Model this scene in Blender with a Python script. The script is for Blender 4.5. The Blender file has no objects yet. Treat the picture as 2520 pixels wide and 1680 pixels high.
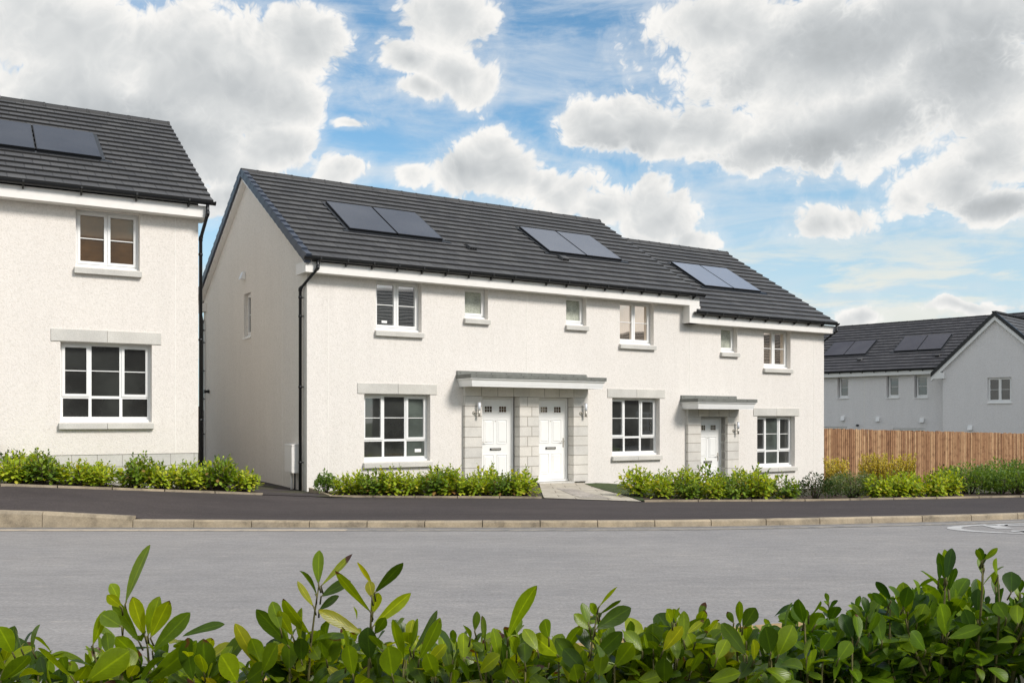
import bpy, math, random
from mathutils import Vector, Matrix, noise
R = math.radians
random.seed(7)
ZO = 1.6                      # the road surface is z = 0; measured heights below are relative to the lens
scn = bpy.context.scene
COL = scn.collection

# ------------------------------------------------------------------ node helpers
def newmat(name):
    m = bpy.data.materials.new(name); m.use_nodes = True
    nt = m.node_tree; nt.nodes.clear()
    out = nt.nodes.new('ShaderNodeOutputMaterial')
    b = nt.nodes.new('ShaderNodeBsdfPrincipled')
    nt.links.new(b.outputs[0], out.inputs[0])
    return m, nt, b, out
def nd(nt, typ, **kw):
    n = nt.nodes.new(typ)
    for k, v in kw.items():
        if k.startswith('i_'):
            key = k[2:]
            key = int(key) if key.isdigit() else key.replace('_', ' ')
            n.inputs[key].default_value = v
        else: setattr(n, k, v)
    return n
def ramp(nt, fac, stops, interp='LINEAR'):
    r = nt.nodes.new('ShaderNodeValToRGB'); r.color_ramp.interpolation = interp
    el = r.color_ramp.elements
    while len(el) < len(stops): el.new(0.5)
    for e, (p, c) in zip(el, stops):
        e.position = p; e.color = (c[0], c[1], c[2], 1) if len(c) == 3 else c
    nt.links.new(fac, r.inputs[0]); return r
def tex_noise(nt, vec, scale, detail=4, rough=.55, dist=0.0):
    n = nd(nt, 'ShaderNodeTexNoise'); n.inputs['Scale'].default_value = scale
    n.inputs['Detail'].default_value = detail; n.inputs['Roughness'].default_value = rough
    n.inputs['Distortion'].default_value = dist
    if vec is not None: nt.links.new(vec, n.inputs['Vector'])
    return n
def mixc(nt, fac, a, b, blend='MIX'):
    m = nt.nodes.new('ShaderNodeMix'); m.data_type = 'RGBA'; m.blend_type = blend
    for sock, v in ((m.inputs[0], fac), (m.inputs[6], a), (m.inputs[7], b)):
        if hasattr(v, 'links') or hasattr(v, 'is_linked'): nt.links.new(v, sock)
        elif isinstance(v, (int, float)): sock.default_value = v
        else: sock.default_value = (v[0], v[1], v[2], 1)
    return m.outputs[2]
def bump(nt, b, height, strength, dist):
    bp = nd(nt, 'ShaderNodeBump'); bp.inputs['Strength'].default_value = strength
    bp.inputs['Distance'].default_value = dist
    nt.links.new(height, bp.inputs['Height']); nt.links.new(bp.outputs[0], b.inputs['Normal'])
def worldpos(nt):
    return nd(nt, 'ShaderNodeNewGeometry').outputs['Position']
def objco(nt): return nd(nt, 'ShaderNodeTexCoord').outputs['Object']
def uvco(nt): return nd(nt, 'ShaderNodeTexCoord').outputs['UV']

def m_plain(name, c, rough=.5, var=.08, scale=6, spec=.5, metal=0., bmp=0., bscale=60):
    m, nt, b, o = newmat(name)
    p = worldpos(nt)
    n = tex_noise(nt, p, scale, 5)
    lo = [x * (1 - var) for x in c]; hi = [min(1, x * (1 + var)) for x in c]
    r = ramp(nt, n.outputs[0], [(.3, lo), (.7, hi)])
    nt.links.new(r.outputs[0], b.inputs['Base Color'])
    b.inputs['Roughness'].default_value = rough; b.inputs['Metallic'].default_value = metal
    b.inputs['Specular IOR Level'].default_value = spec
    if bmp:
        n2 = tex_noise(nt, p, bscale, 4); bump(nt, b, n2.outputs[0], .6, bmp)
    return m
def m_harling(name, c, stain=.045):
    m, nt, b, o = newmat(name)
    p = worldpos(nt)
    n1 = tex_noise(nt, p, .6, 4); n2 = tex_noise(nt, p, 30, 4, .75); n3 = tex_noise(nt, p, 70, 2, .6)
    n5 = tex_noise(nt, p, 13, 3, .7)
    mpw = nd(nt, 'ShaderNodeMapping'); mpw.inputs['Scale'].default_value = (2.2, 2.2, .22); nt.links.new(p, mpw.inputs['Vector'])
    nst = tex_noise(nt, mpw.outputs[0], 1.6, 4, .6); adn = nd(nt, 'ShaderNodeMath', operation='MULTIPLY_ADD')
    nt.links.new(nst.outputs[0], adn.inputs[0]); adn.inputs[1].default_value = .55; sc_ = nd(nt, 'ShaderNodeMath', operation='MULTIPLY')
    nt.links.new(n1.outputs[0], sc_.inputs[0]); sc_.inputs[1].default_value = .45; nt.links.new(sc_.outputs[0], adn.inputs[2])
    base = ramp(nt, adn.outputs[0], [(.36, [x * (1 - stain) for x in c]), (.6, c)])
    sp = ramp(nt, n2.outputs[0], [(.30, (.80, .79, .77)), (.45, (.95, .95, .94)), (.6, (1, 1, 1))])
    sp2 = ramp(nt, n5.outputs[0], [(.3, (.945, .945, .94)), (.6, (1, 1, 1))])
    col = mixc(nt, 1., base.outputs[0], sp.outputs[0], 'MULTIPLY')
    col = mixc(nt, 1., col, sp2.outputs[0], 'MULTIPLY')
    nt.links.new(col, b.inputs['Base Color']); b.inputs['Roughness'].default_value = .95
    b.inputs['Specular IOR Level'].default_value = .15
    ad = nd(nt, 'ShaderNodeMath', operation='ADD')
    nt.links.new(n2.outputs[0], ad.inputs[0]); nt.links.new(n3.outputs[0], ad.inputs[1])
    bump(nt, b, ad.outputs[0], .6, .010)
    return m
def m_tiles(name, c):
    m, nt, b, o = newmat(name)
    uv = uvco(nt)
    br = nd(nt, 'ShaderNodeTexBrick', offset=.5, offset_frequency=2)
    nt.links.new(uv, br.inputs['Vector'])
    br.inputs['Color1'].default_value = (c[0]*.80, c[1]*.80, c[2]*.81, 1)
    br.inputs['Color2'].default_value = (c[0]*1.18, c[1]*1.17, c[2]*1.15, 1)
    br.inputs['Mortar'].default_value = (c[0]*.45, c[1]*.45, c[2]*.45, 1)
    br.inputs['Scale'].default_value = 1; br.inputs['Mortar Size'].default_value = .010
    br.inputs['Mortar Smooth'].default_value = .3
    br.inputs['Brick Width'].default_value = .30; br.inputs['Row Height'].default_value = 1
    p = worldpos(nt)
    n = tex_noise(nt, p, 1.3, 5, .6); n2 = tex_noise(nt, p, 45, 3, .7)
    v = ramp(nt, n.outputs[0], [(.3, (.84, .84, .85)), (.7, (1.0, 1.0, .98))])
    v2 = ramp(nt, n2.outputs[0], [(.3, (.85, .85, .85)), (.7, (1, 1, 1))])
    col = mixc(nt, 1., br.outputs['Color'], v.outputs[0], 'MULTIPLY')
    col = mixc(nt, 1., col, v2.outputs[0], 'MULTIPLY')
    nt.links.new(col, b.inputs['Base Color']); b.inputs['Roughness'].default_value = .62
    b.inputs['Specular IOR Level'].default_value = .4
    bump(nt, b, n2.outputs[0], .4, .006)
    return m
def m_stone(name, c):
    m, nt, b, o = newmat(name)
    p = worldpos(nt)
    n = tex_noise(nt, p, 2.2, 5, .6); n2 = tex_noise(nt, p, 55, 3, .7)
    a = ramp(nt, n.outputs[0], [(.3, [x*.88 for x in c]), (.7, [x*1.06 for x in c])])
    s = ramp(nt, n2.outputs[0], [(.3, (.84, .84, .83)), (.62, (1, 1, 1))])
    oi = nd(nt, 'ShaderNodeNewGeometry').outputs['Random Per Island']
    rr = ramp(nt, oi, [(0, (.90, .905, .91)), (1, (1.03, 1.02, 1.0))])
    col = mixc(nt, 1., a.outputs[0], s.outputs[0], 'MULTIPLY')
    col = mixc(nt, 1., col, rr.outputs[0], 'MULTIPLY')
    nt.links.new(col, b.inputs['Base Color']); b.inputs['Roughness'].default_value = .9
    bump(nt, b, n2.outputs[0], .5, .008)
    return m
def m_glass(name, dark=(.02, .022, .02), refl=.3, tint=(1, 1, 1), rough=.02, wav=.002):
    m, nt, b, o = newmat(name)
    p = worldpos(nt)
    n = tex_noise(nt, p, 1.4, 3)
    r = ramp(nt, n.outputs[0], [(.35, [x*.5 for x in dark]), (.65, [x*1.7 for x in dark])])
    nt.links.new(r.outputs[0], b.inputs['Base Color']); b.inputs['Roughness'].default_value = .3
    g = nd(nt, 'ShaderNodeBsdfGlossy'); g.inputs['Roughness'].default_value = rough
    g.inputs['Color'].default_value = (*tint, 1)
    n2 = tex_noise(nt, p, 1.1, 1); bp = nd(nt, 'ShaderNodeBump'); bp.inputs['Distance'].default_value = wav
    bp.inputs['Strength'].default_value = 1.
    nt.links.new(n2.outputs[0], bp.inputs['Height']); nt.links.new(bp.outputs[0], g.inputs['Normal'])
    mx = nd(nt, 'ShaderNodeMixShader'); mx.inputs[0].default_value = refl
    nt.links.new(b.outputs[0], mx.inputs[1]); nt.links.new(g.outputs[0], mx.inputs[2])
    nt.links.new(mx.outputs[0], o.inputs[0])
    return m
def m_frost(name):
    m, nt, b, o = newmat(name)
    p = worldpos(nt)
    n = nd(nt, 'ShaderNodeTexVoronoi'); n.inputs['Scale'].default_value = 38; nt.links.new(p, n.inputs['Vector'])
    n1 = tex_noise(nt, p, 3.2, 4)
    r = ramp(nt, n.outputs['Distance'], [(.1, (.27, .30, .23)), (.55, (.50, .52, .44))])
    r1 = ramp(nt, n1.outputs[0], [(.3, (.6, .6, .6)), (.6, (1, 1, 1))])
    nt.links.new(mixc(nt, 1., r.outputs[0], r1.outputs[0], 'MULTIPLY'), b.inputs['Base Color'])
    b.inputs['Roughness'].default_value = .25; bump(nt, b, n.outputs['Distance'], .6, .01)
    return m
def m_solar(name, c=(.03, .035, .045), refl=.22, rough=.30):
    m, nt, b, o = newmat(name)
    p = worldpos(nt)
    n = tex_noise(nt, p, 90, 3, .7); n1 = tex_noise(nt, p, .8, 3)
    r = ramp(nt, n.outputs[0], [(.3, [x*.6 for x in c]), (.7, [x*1.7 for x in c])])
    b.inputs['Specular IOR Level'].default_value = .12
    nt.links.new(mixc(nt, .3, r.outputs[0], ramp(nt, n1.outputs[0], [(.3, (.02,.02,.03)), (.7, (.1,.1,.11))]).outputs[0]), b.inputs['Base Color'])
    b.inputs['Roughness'].default_value = .35
    g = nd(nt, 'ShaderNodeBsdfGlossy'); g.inputs['Roughness'].default_value = rough
    g.inputs['Color'].default_value = (.9, .95, 1, 1)
    mx = nd(nt, 'ShaderNodeMixShader'); mx.inputs[0].default_value = refl
    nt.links.new(b.outputs[0], mx.inputs[1]); nt.links.new(g.outputs[0], mx.inputs[2])
    nt.links.new(mx.outputs[0], o.inputs[0])
    return m
def m_asphalt(name, c, streak=.1, speck=.25, ruts=False, grain=55):
    m, nt, b, o = newmat(name)
    p = worldpos(nt)
    mp = nd(nt, 'ShaderNodeMapping'); mp.inputs['Scale'].default_value = (.16, 1.0, 1)
    nt.links.new(p, mp.inputs['Vector'])
    n1 = tex_noise(nt, mp.outputs[0], 1.3, 5, .6)
    mp2 = nd(nt, 'ShaderNodeMapping'); mp2.inputs['Scale'].default_value = (.35, 1.0, 1)
    nt.links.new(p, mp2.inputs['Vector'])
    n2 = tex_noise(nt, p, grain, 3, .8); n3 = tex_noise(nt, mp2.outputs[0], 9, 5, .7)
    a = ramp(nt, n1.outputs[0], [(.3, [x*(1-streak) for x in c]), (.7, [x*(1+streak) for x in c])])
    s = ramp(nt, n2.outputs[0], [(.28, (1-speck,)*3), (.5, (1-speck*.35,)*3), (.68, (1.06,)*3), (.8, (1.6, 1.55, 1.45))])
    s3 = ramp(nt, n3.outputs[0], [(.3, (.88,)*3), (.58, (1.03,)*3), (.72, (1.20, 1.17, 1.12))])
    n4 = tex_noise(nt, p, .5, 3, .6)
    s4 = ramp(nt, n4.outputs[0], [(.35, (.93, .93, .94)), (.65, (1.05, 1.04, 1.03))])
    a0 = mixc(nt, 1., a.outputs[0], s4.outputs[0], 'MULTIPLY')
    col = mixc(nt, 1., a0, s.outputs[0], 'MULTIPLY')
    col = mixc(nt, 1., col, s3.outputs[0], 'MULTIPLY')
    nt.links.new(col, b.inputs['Base Color']); b.inputs['Roughness'].default_value = .93
    b.inputs['Specular IOR Level'].default_value = .2
    bump(nt, b, n2.outputs[0], .5, .008)
    return m
def m_leaf(name, stops, trans=.35, gloss=.32, edge=None, spec=.5):
    """per-leaf colour variation, dark underside vein, brown spots where 'edge' is given"""
    m, nt, b, o = newmat(name)
    isl = nd(nt, 'ShaderNodeNewGeometry').outputs['Random Per Island']
    r = ramp(nt, isl, stops)
    uv = uvco(nt); sx = nd(nt, 'ShaderNodeSeparateXYZ'); nt.links.new(uv, sx.inputs[0])
    # midrib: uv.x = 0.5
    sb = nd(nt, 'ShaderNodeMath', operation='SUBTRACT'); nt.links.new(sx.outputs[0], sb.inputs[0]); sb.inputs[1].default_value = .5
    ab = nd(nt, 'ShaderNodeMath', operation='ABSOLUTE'); nt.links.new(sb.outputs[0], ab.inputs[0])
    vr = ramp(nt, ab.outputs[0], [(0.02, (1.6, 1.5, 1.3)), (.055, (1, 1, 1)), (.3, (.97, .97, .97)), (.46, (.92, .92, .85)), (.5, (1.5, 1.4, .9))])
    col = mixc(nt, 1., r.outputs[0], vr.outputs[0], 'MULTIPLY')
    p = worldpos(nt)
    if edge:
        n = tex_noise(nt, p, 22, 4, .6)
        ad = nd(nt, 'ShaderNodeMath', operation='MULTIPLY_ADD')
        nt.links.new(sx.outputs[1], ad.inputs[0]); ad.inputs[1].default_value = .55; nt.links.new(n.outputs[0], ad.inputs[2])
        mul = nd(nt, 'ShaderNodeMath', operation='MULTIPLY'); nt.links.new(isl, mul.inputs[0]); mul.inputs[1].default_value = 7.31
        fr = nd(nt, 'ShaderNodeMath', operation='FRACT'); nt.links.new(mul.outputs[0], fr.inputs[0])
        ad2 = nd(nt, 'ShaderNodeMath', operation='MULTIPLY_ADD'); nt.links.new(fr.outputs[0], ad2.inputs[0]); ad2.inputs[1].default_value = .28
        nt.links.new(ad.outputs[0], ad2.inputs[2])
        dv_ = nd(nt, 'ShaderNodeMath', operation='DIVIDE'); nt.links.new(ad2.outputs[0], dv_.inputs[0]); dv_.inputs[1].default_value = 1.6
        f = ramp(nt, dv_.outputs[0], [(.0, (0, 0, 0)), (edge, (0, 0, 0)), (edge+.03, (1, 1, 1))])
        col = mixc(nt, f.outputs[0], col, (.09, .035, .018))
    nz = tex_noise(nt, p, 60, 3)
    vz = ramp(nt, nz.outputs[0], [(.3, (.85,)*3), (.7, (1.1,)*3)])
    col = mixc(nt, 1., col, vz.outputs[0], 'MULTIPLY')
    nt.links.new(col, b.inputs['Base Color'])
    b.inputs['Roughness'].default_value = gloss; b.inputs['Specular IOR Level'].default_value = spec
    t = nd(nt, 'ShaderNodeBsdfTranslucent')
    tc = mixc(nt, 1., col, (1.9, 1.65, .35), 'MULTIPLY'); nt.links.new(tc, t.inputs['Color'])
    mx = nd(nt, 'ShaderNodeMixShader'); mx.inputs[0].default_value = trans
    nt.links.new(b.outputs[0], mx.inputs[1]); nt.links.new(t.outputs[0], mx.inputs[2])
    nt.links.new(mx.outputs[0], o.inputs[0])
    # side veins
    wv = nd(nt, 'ShaderNodeMath', operation='MULTIPLY_ADD'); nt.links.new(sx.outputs[1], wv.inputs[0]); wv.inputs[1].default_value = 55
    am = nd(nt, 'ShaderNodeMath', operation='MULTIPLY'); nt.links.new(ab.outputs[0], am.inputs[0]); am.inputs[1].default_value = -40
    nt.links.new(am.outputs[0], wv.inputs[2])
    sn = nd(nt, 'ShaderNodeMath', operation='SINE'); nt.links.new(wv.outputs[0], sn.inputs[0])
    bump(nt, b, sn.outputs[0], .12, .0007)
    return m
def m_wood(name):
    m, nt, b, o = newmat(name)
    p = worldpos(nt)
    isl = nd(nt, 'ShaderNodeNewGeometry').outputs['Random Per Island']
    r = ramp(nt, isl, [(0, (.25, .125, .062)), (.3, (.37, .20, .10)), (.7, (.45, .265, .14)), (1, (.56, .36, .20))])
    mp = nd(nt, 'ShaderNodeMapping'); mp.inputs['Scale'].default_value = (9, 9, 1.1); nt.links.new(p, mp.inputs['Vector'])
    n = tex_noise(nt, mp.outputs[0], 4, 4, .6); n2 = tex_noise(nt, p, 6, 4, .6)
    kn = nd(nt, 'ShaderNodeTexVoronoi'); kn.inputs['Scale'].default_value = 5.5; nt.links.new(p, kn.inputs['Vector'])
    g = ramp(nt, n.outputs[0], [(.3, (.72, .68, .64)), (.65, (1.05, 1.05, 1.05))])
    k = ramp(nt, kn.outputs['Distance'], [(.05, (.4, .3, .25)), (.16, (1, 1, 1))])
    k2 = ramp(nt, n2.outputs[0], [(.28, (.55, .48, .45)), (.5, (1, 1, 1))])
    col = mixc(nt, 1., r.outputs[0], g.outputs[0], 'MULTIPLY'); col = mixc(nt, 1., col, k.outputs[0], 'MULTIPLY')
    col = mixc(nt, 1., col, k2.outputs[0], 'MULTIPLY')
    nt.links.new(col, b.inputs['Base Color']); b.inputs['Roughness'].default_value = .85
    return m
def m_kerb(name, c=(.42, .34, .24)):
    m, nt, b, o = newmat(name)
    p = worldpos(nt)
    n = tex_noise(nt, p, 2.6, 6, .7); n2 = tex_noise(nt, p, 50, 3, .7)
    isl = nd(nt, 'ShaderNodeNewGeometry').outputs['Random Per Island']
    a = ramp(nt, n.outputs[0], [(.32, [x*.42 for x in c]), (.46, [x*.8 for x in c]), (.6, c), (.8, [x*1.12 for x in c])])
    s = ramp(nt, n2.outputs[0], [(.3, (.8,)*3), (.6, (1,)*3)])
    i = ramp(nt, isl, [(0, (.85, .85, .86)), (1, (1.08, 1.05, 1.0))])
    col = mixc(nt, 1., a.outputs[0], s.outputs[0], 'MULTIPLY'); col = mixc(nt, 1., col, i.outputs[0], 'MULTIPLY')
    nt.links.new(col, b.inputs['Base Color']); b.inputs['Roughness'].default_value = .9
    bump(nt, b, n2.outputs[0], .4, .006)
    return m
def m_soil(name, stops=((.3, (.035, .022, .014)), (.6, (.09, .06, .04)), (.8, (.17, .13, .1)))):
    m, nt, b, o = newmat(name)
    p = worldpos(nt)
    n = tex_noise(nt, p, 18, 6, .75); n1 = tex_noise(nt, p, 1.2, 3)
    r = ramp(nt, n.outputs[0], list(stops)); r1 = ramp(nt, n1.outputs[0], [(.3, (.7,)*3), (.7, (1.1,)*3)])
    nt.links.new(mixc(nt, 1., r.outputs[0], r1.outputs[0], 'MULTIPLY'), b.inputs['Base Color'])
    b.inputs['Roughness'].default_value = 1; bump(nt, b, n.outputs[0], 1, .05)
    return m
def m_paving(name):
    m, nt, b, o = newmat(name)
    uv = uvco(nt); p = worldpos(nt)
    br = nd(nt, 'ShaderNodeTexBrick', offset=.5, offset_frequency=2); nt.links.new(uv, br.inputs['Vector'])
    br.inputs['Color1'].default_value = (.50, .45, .37, 1); br.inputs['Color2'].default_value = (.60, .55, .46, 1)
    br.inputs['Mortar'].default_value = (.28, .24, .19, 1); br.inputs['Scale'].default_value = 1
    br.inputs['Brick Width'].default_value = .62; br.inputs['Row Height'].default_value = .62
    br.inputs['Mortar Size'].default_value = .012
    n = tex_noise(nt, p, 3, 5, .65); n2 = tex_noise(nt, p, 40, 3, .7)
    a = ramp(nt, n.outputs[0], [(.3, (.7, .68, .66)), (.65, (1.05,)*3)])
    s = ramp(nt, n2.outputs[0], [(.3, (.85,)*3), (.7, (1.05,)*3)])
    col = mixc(nt, 1., br.outputs['Color'], a.outputs[0], 'MULTIPLY'); col = mixc(nt, 1., col, s.outputs[0], 'MULTIPLY')
    nt.links.new(col, b.inputs['Base Color']); b.inputs['Roughness'].default_value = .9
    bump(nt, b, br.outputs['Fac'], -.4, .005)
    return m
def m_worn(name, c, cover=.5, under=(.17, .165, .16)):
    m, nt, b, o = newmat(name)
    p = worldpos(nt)
    mp = nd(nt, 'ShaderNodeMapping'); mp.inputs['Scale'].default_value = (.3, 1, 1); nt.links.new(p, mp.inputs['Vector'])
    n = tex_noise(nt, mp.outputs[0], 14, 6, .75)
    f = ramp(nt, n.outputs[0], [(cover-.08, (0, 0, 0)), (cover+.08, (1, 1, 1))])
    nt.links.new(mixc(nt, f.outputs[0], under, c), b.inputs['Base Color']); b.inputs['Roughness'].default_value = .85
    return m

MAT = dict(
    wall=m_harling('harling_render', (.85, .806, .765)),
    wall_l=m_harling('harling_render_left', (.85, .80, .75)),
    wall_g=m_harling('harling_render_gable', (.85, .815, .765)),
    wall_bg=m_harling('harling_render_background', (.86, .84, .845)),
    joint=m_plain('movement_joint', (.85, .82, .77), .8),
    tile=m_tiles('concrete_tiles', (.094, .094, .097)),
    tile_bg=m_tiles('concrete_tiles_background', (.075, .073, .08)),
    tile_pale=m_tiles('concrete_tiles_pale', (.2, .19, .18)),
    verge=m_plain('verge_plastic', (.05, .062, .088), .45),
    black=m_plain('black_pvc', (.008, .009, .011), .35),
    white=m_plain('white_upvc', (.86, .86, .85), .3, .02),
    trim=m_plain('white_trim', (.84, .815, .78), .4, .03),
    door=m_plain('white_door', (.88, .88, .865), .3, .015),
    stone=m_stone('pale_stone', (.68, .66, .62)),
    block=m_stone('ashlar_stone', (.74, .71, .665)),
    mortar=m_plain('mortar', (.34, .31, .27), .9),
    glass=m_glass('window_glass', refl=.15),
    glass_up=m_glass('window_glass_reflecting', refl=.42),
    glass_bright=m_glass('window_glass_sunset_tint', dark=(.2, .16, .12), refl=.74, tint=(1.0, .88, .76)),  # peach tint put in for a warm sunset sky mirrored in the panes
    glass_bg=m_glass('window_glass_background', refl=.13),
    glass_green=m_glass('window_glass_greenish', dark=(.07, .085, .075), refl=.16),
    glass_brown=m_glass('window_glass_brown', dark=(.055, .028, .009), refl=.11, tint=(.9, .78, .6)),
    frost=m_frost('frosted_glass'),
    solar_l=m_solar('solar_glass_dark', (.022, .028, .042), .055),
    solar=m_solar('solar_glass', (.035, .038, .05), .12),
    solar_b=m_solar('solar_glass_sky_sheen', (.09, .09, .105), .24),  # greyer base colour stands in for sky sheen at a slanting view
    solar_c=m_solar('solar_glass_strong_sheen', (.22, .215, .235), .42),  # base whitened further, stronger sky sheen painted into the colour
    solar_bg=m_solar('solar_glass_background', (.045, .038, .045), .06),
    grp=m_plain('grey_canopy_sheet', (.16, .165, .15), .7, .15, 12),
    steel=m_plain('brushed_steel', (.55, .52, .47), .4, .1, 20, .5, .55),
    opal=m_plain('opal_glass', (.85, .88, .95), .2, .01),
    road=m_asphalt('road_asphalt', (.318, .306, .300), .07, .30, grain=30),
    path=m_asphalt('footpath_asphalt', (.080, .068, .067), .14, .45, grain=36),
    kerb=m_kerb('kerb_concrete', (.46, .385, .28)), kerb_y=m_kerb('kerb_concrete_ochre', (.55, .38, .17)),
    soil=m_soil('bark_soil'),
    ground=m_soil('garden_ground', ((.3, (.05, .055, .025)), (.6, (.09, .08, .05)), (.8, (.15, .13, .1)))),
    turf=m_soil('turf', ((.3, (.04, .06, .015)), (.6, (.08, .11, .03)), (.8, (.14, .16, .06)))),
    paving=m_paving('path_slabs'), gravel=m_soil('pink_gravel', ((.3, (.36, .31, .27)), (.5, (.55, .49, .43)), (.7, (.72, .67, .6)))),
    line=m_worn('worn_line', (.50, .42, .32), .42), line2=m_worn('faint_line', (.36, .32, .27), .50),
    mark=m_worn('white_road_paint', (.52, .515, .51), .44, (.33, .315, .30)),
    wood=m_wood('fence_timber'), wood_d=m_plain('dark_timber', (.06, .03, .018), .9, .3),
    brick=m_plain('brown_brick', (.09, .06, .045), .9, .3, 3),
    bark=m_plain('twig_bark', (.11, .10, .03), .8, .3, 30),
    bark_r=m_plain('twig_bark_grey', (.09, .065, .05), .8, .3, 30),
    leaf_fg=m_leaf('laurel_leaf', [(0, (.03, .065, .005)), (.3, (.08, .14, .005)), (.6, (.145, .225, .005)), (.85, (.21, .29, .006)), (.96, (.29, .34, .010)), (1, (.27, .22, .03))], .46, .34, .79, .45),
    leaf_fgd=m_leaf('laurel_leaf_deep', [(0, (.02, .055, .006)), (.35, (.055, .12, .007)), (.7, (.11, .195, .008)), (1, (.18, .27, .012))], .40, .40, .85, .28),
    leaf_mid=m_leaf('young_laurel_leaf', [(0, (.12, .20, .012)), (.3, (.23, .34, .02)), (.7, (.38, .48, .03)), (.92, (.52, .58, .05)), (1, (.55, .48, .08))], .38, .55, None, .3),
    leaf_pale=m_leaf('pale_tiny_flower', [(0, (.3, .3, .24)), (1, (.55, .5, .5))], .3, .6),
    leaf_mid2=m_leaf('laurel_leaf_older', [(0, (.05, .10, .012)), (.3, (.11, .20, .02)), (.7, (.20, .31, .03)), (.92, (.33, .43, .05)), (1, (.30, .16, .06))], .35, .5, None, .3),
    leaf_dark=m_leaf('dark_leaf', [(0, (.02, .045, .014)), (.6, (.045, .085, .025)), (1, (.09, .07, .03))], .2, .8, None, .1),
    leaf_shrub=m_leaf('shrub_leaf', [(0, (.06, .12, .02)), (.6, (.13, .23, .035)), (1, (.23, .33, .06))], .3, .5),
    leaf_grey=m_leaf('grey_green_leaf', [(0, (.05, .10, .03)), (.6, (.12, .19, .06)), (.9, (.18, .24, .10)), (1, (.36, .36, .3))], .3, .6),
    flower=m_leaf('yellow_flower', [(0, (.26, .24, .04)), (.5, (.56, .46, .06)), (1, (.75, .66, .15))], .3, .6),
)

# ------------------------------------------------------------------ mesh builder
class MB:
    def __init__(s): s.v = []; s.f = []; s.m = []; s.uv = []; s.mi = 0; s.smooth = False; s.sm = []
    def quad(s, *p, uv=None):
        i = len(s.v); s.v += [tuple(q) for q in p]; s.f.append(tuple(range(i, i + len(p))))
        s.m.append(s.mi); s.uv.append(uv or [(0, 0)] * len(p)); s.sm.append(s.smooth)
    def box(s, x0, x1, y0, y1, z0, z1, bev=0.):
        if x0 > x1: x0, x1 = x1, x0
        if y0 > y1: y0, y1 = y1, y0
        if z0 > z1: z0, z1 = z1, z0
        i = len(s.v)
        s.v += [(x, y, z) for z in (z0, z1) for y in (y0, y1) for x in (x0, x1)]
        F = [(0, 2, 3, 1), (4, 5, 7, 6), (0, 1, 5, 4), (2, 6, 7, 3), (0, 4, 6, 2), (1, 3, 7, 5)]
        d = (x1 - x0, y1 - y0, z1 - z0)
        for k, f in enumerate(F):
            s.f.append(tuple(i + a for a in f)); s.m.append(s.mi); s.sm.append(False)
            s.uv.append([(s.v[i+a][0] + s.v[i+a][1], s.v[i+a][2]) for a in f])
    def mesh(s, verts, faces):
        i = len(s.v); s.v += [tuple(v) for v in verts]
        for f in faces:
            s.f.append(tuple(i + a for a in f)); s.m.append(s.mi); s.sm.append(s.smooth)
            s.uv.append([(verts[a][0], verts[a][2]) for a in f])
    def prism_s(s, prof, x0, x1):
        """profile [(y,z)...] swept along x, closed ends"""
        n = len(prof)
        vs = [(x0, y, z) for y, z in prof] + [(x1, y, z) for y, z in prof]
        fs = [(k, (k+1) % n, n + (k+1) % n, n + k) for k in range(n)] + [tuple(range(n))[::-1], tuple(range(n, 2*n))]
        s.mesh(vs, fs)
    def prism_y(s, prof, y0, y1):
        n = len(prof)
        vs = [(x, y0, z) for x, z in prof] + [(x, y1, z) for x, z in prof]
        fs = [(k, (k+1) % n, n + (k+1) % n, n + k)[::-1] for k in range(n)] + [tuple(range(n)), tuple(range(n, 2*n))[::-1]]
        s.mesh(vs, fs)
    def tube(s, path, r, n=8, r2=None, cap=True):
        path = [Vector(p) for p in path]; rings = []
        base = len(s.v)
        for k, p in enumerate(path):
            d = (path[min(k+1, len(path)-1)] - path[max(k-1, 0)])
            d = d.normalized() if d.length > 1e-9 else Vector((0, 0, 1))
            a = d.orthogonal().normalized() if k == 0 else (a - d * a.dot(d)).normalized()
            b = d.cross(a)
            rr = r if r2 is None else r + (r2 - r) * k / max(1, len(path)-1)
            for j in range(n):
                t = 2 * math.pi * j / n
                s.v.append(tuple(p + (a * math.cos(t) + b * math.sin(t)) * rr))
        for k in range(len(path)-1):
            for j in range(n):
                s.f.append((base+k*n+j, base+k*n+(j+1) % n, base+(k+1)*n+(j+1) % n, base+(k+1)*n+j))
                s.m.append(s.mi); s.sm.append(True); s.uv.append([(0, 0)]*4)
        if cap:
            for k in (0, len(path)-1):
                f = [base+k*n+j for j in range(n)]
                s.f.append(tuple(f[::-1] if k == 0 else f)); s.m.append(s.mi); s.sm.append(False); s.uv.append([(0, 0)]*n)
ORG = {}
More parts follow.
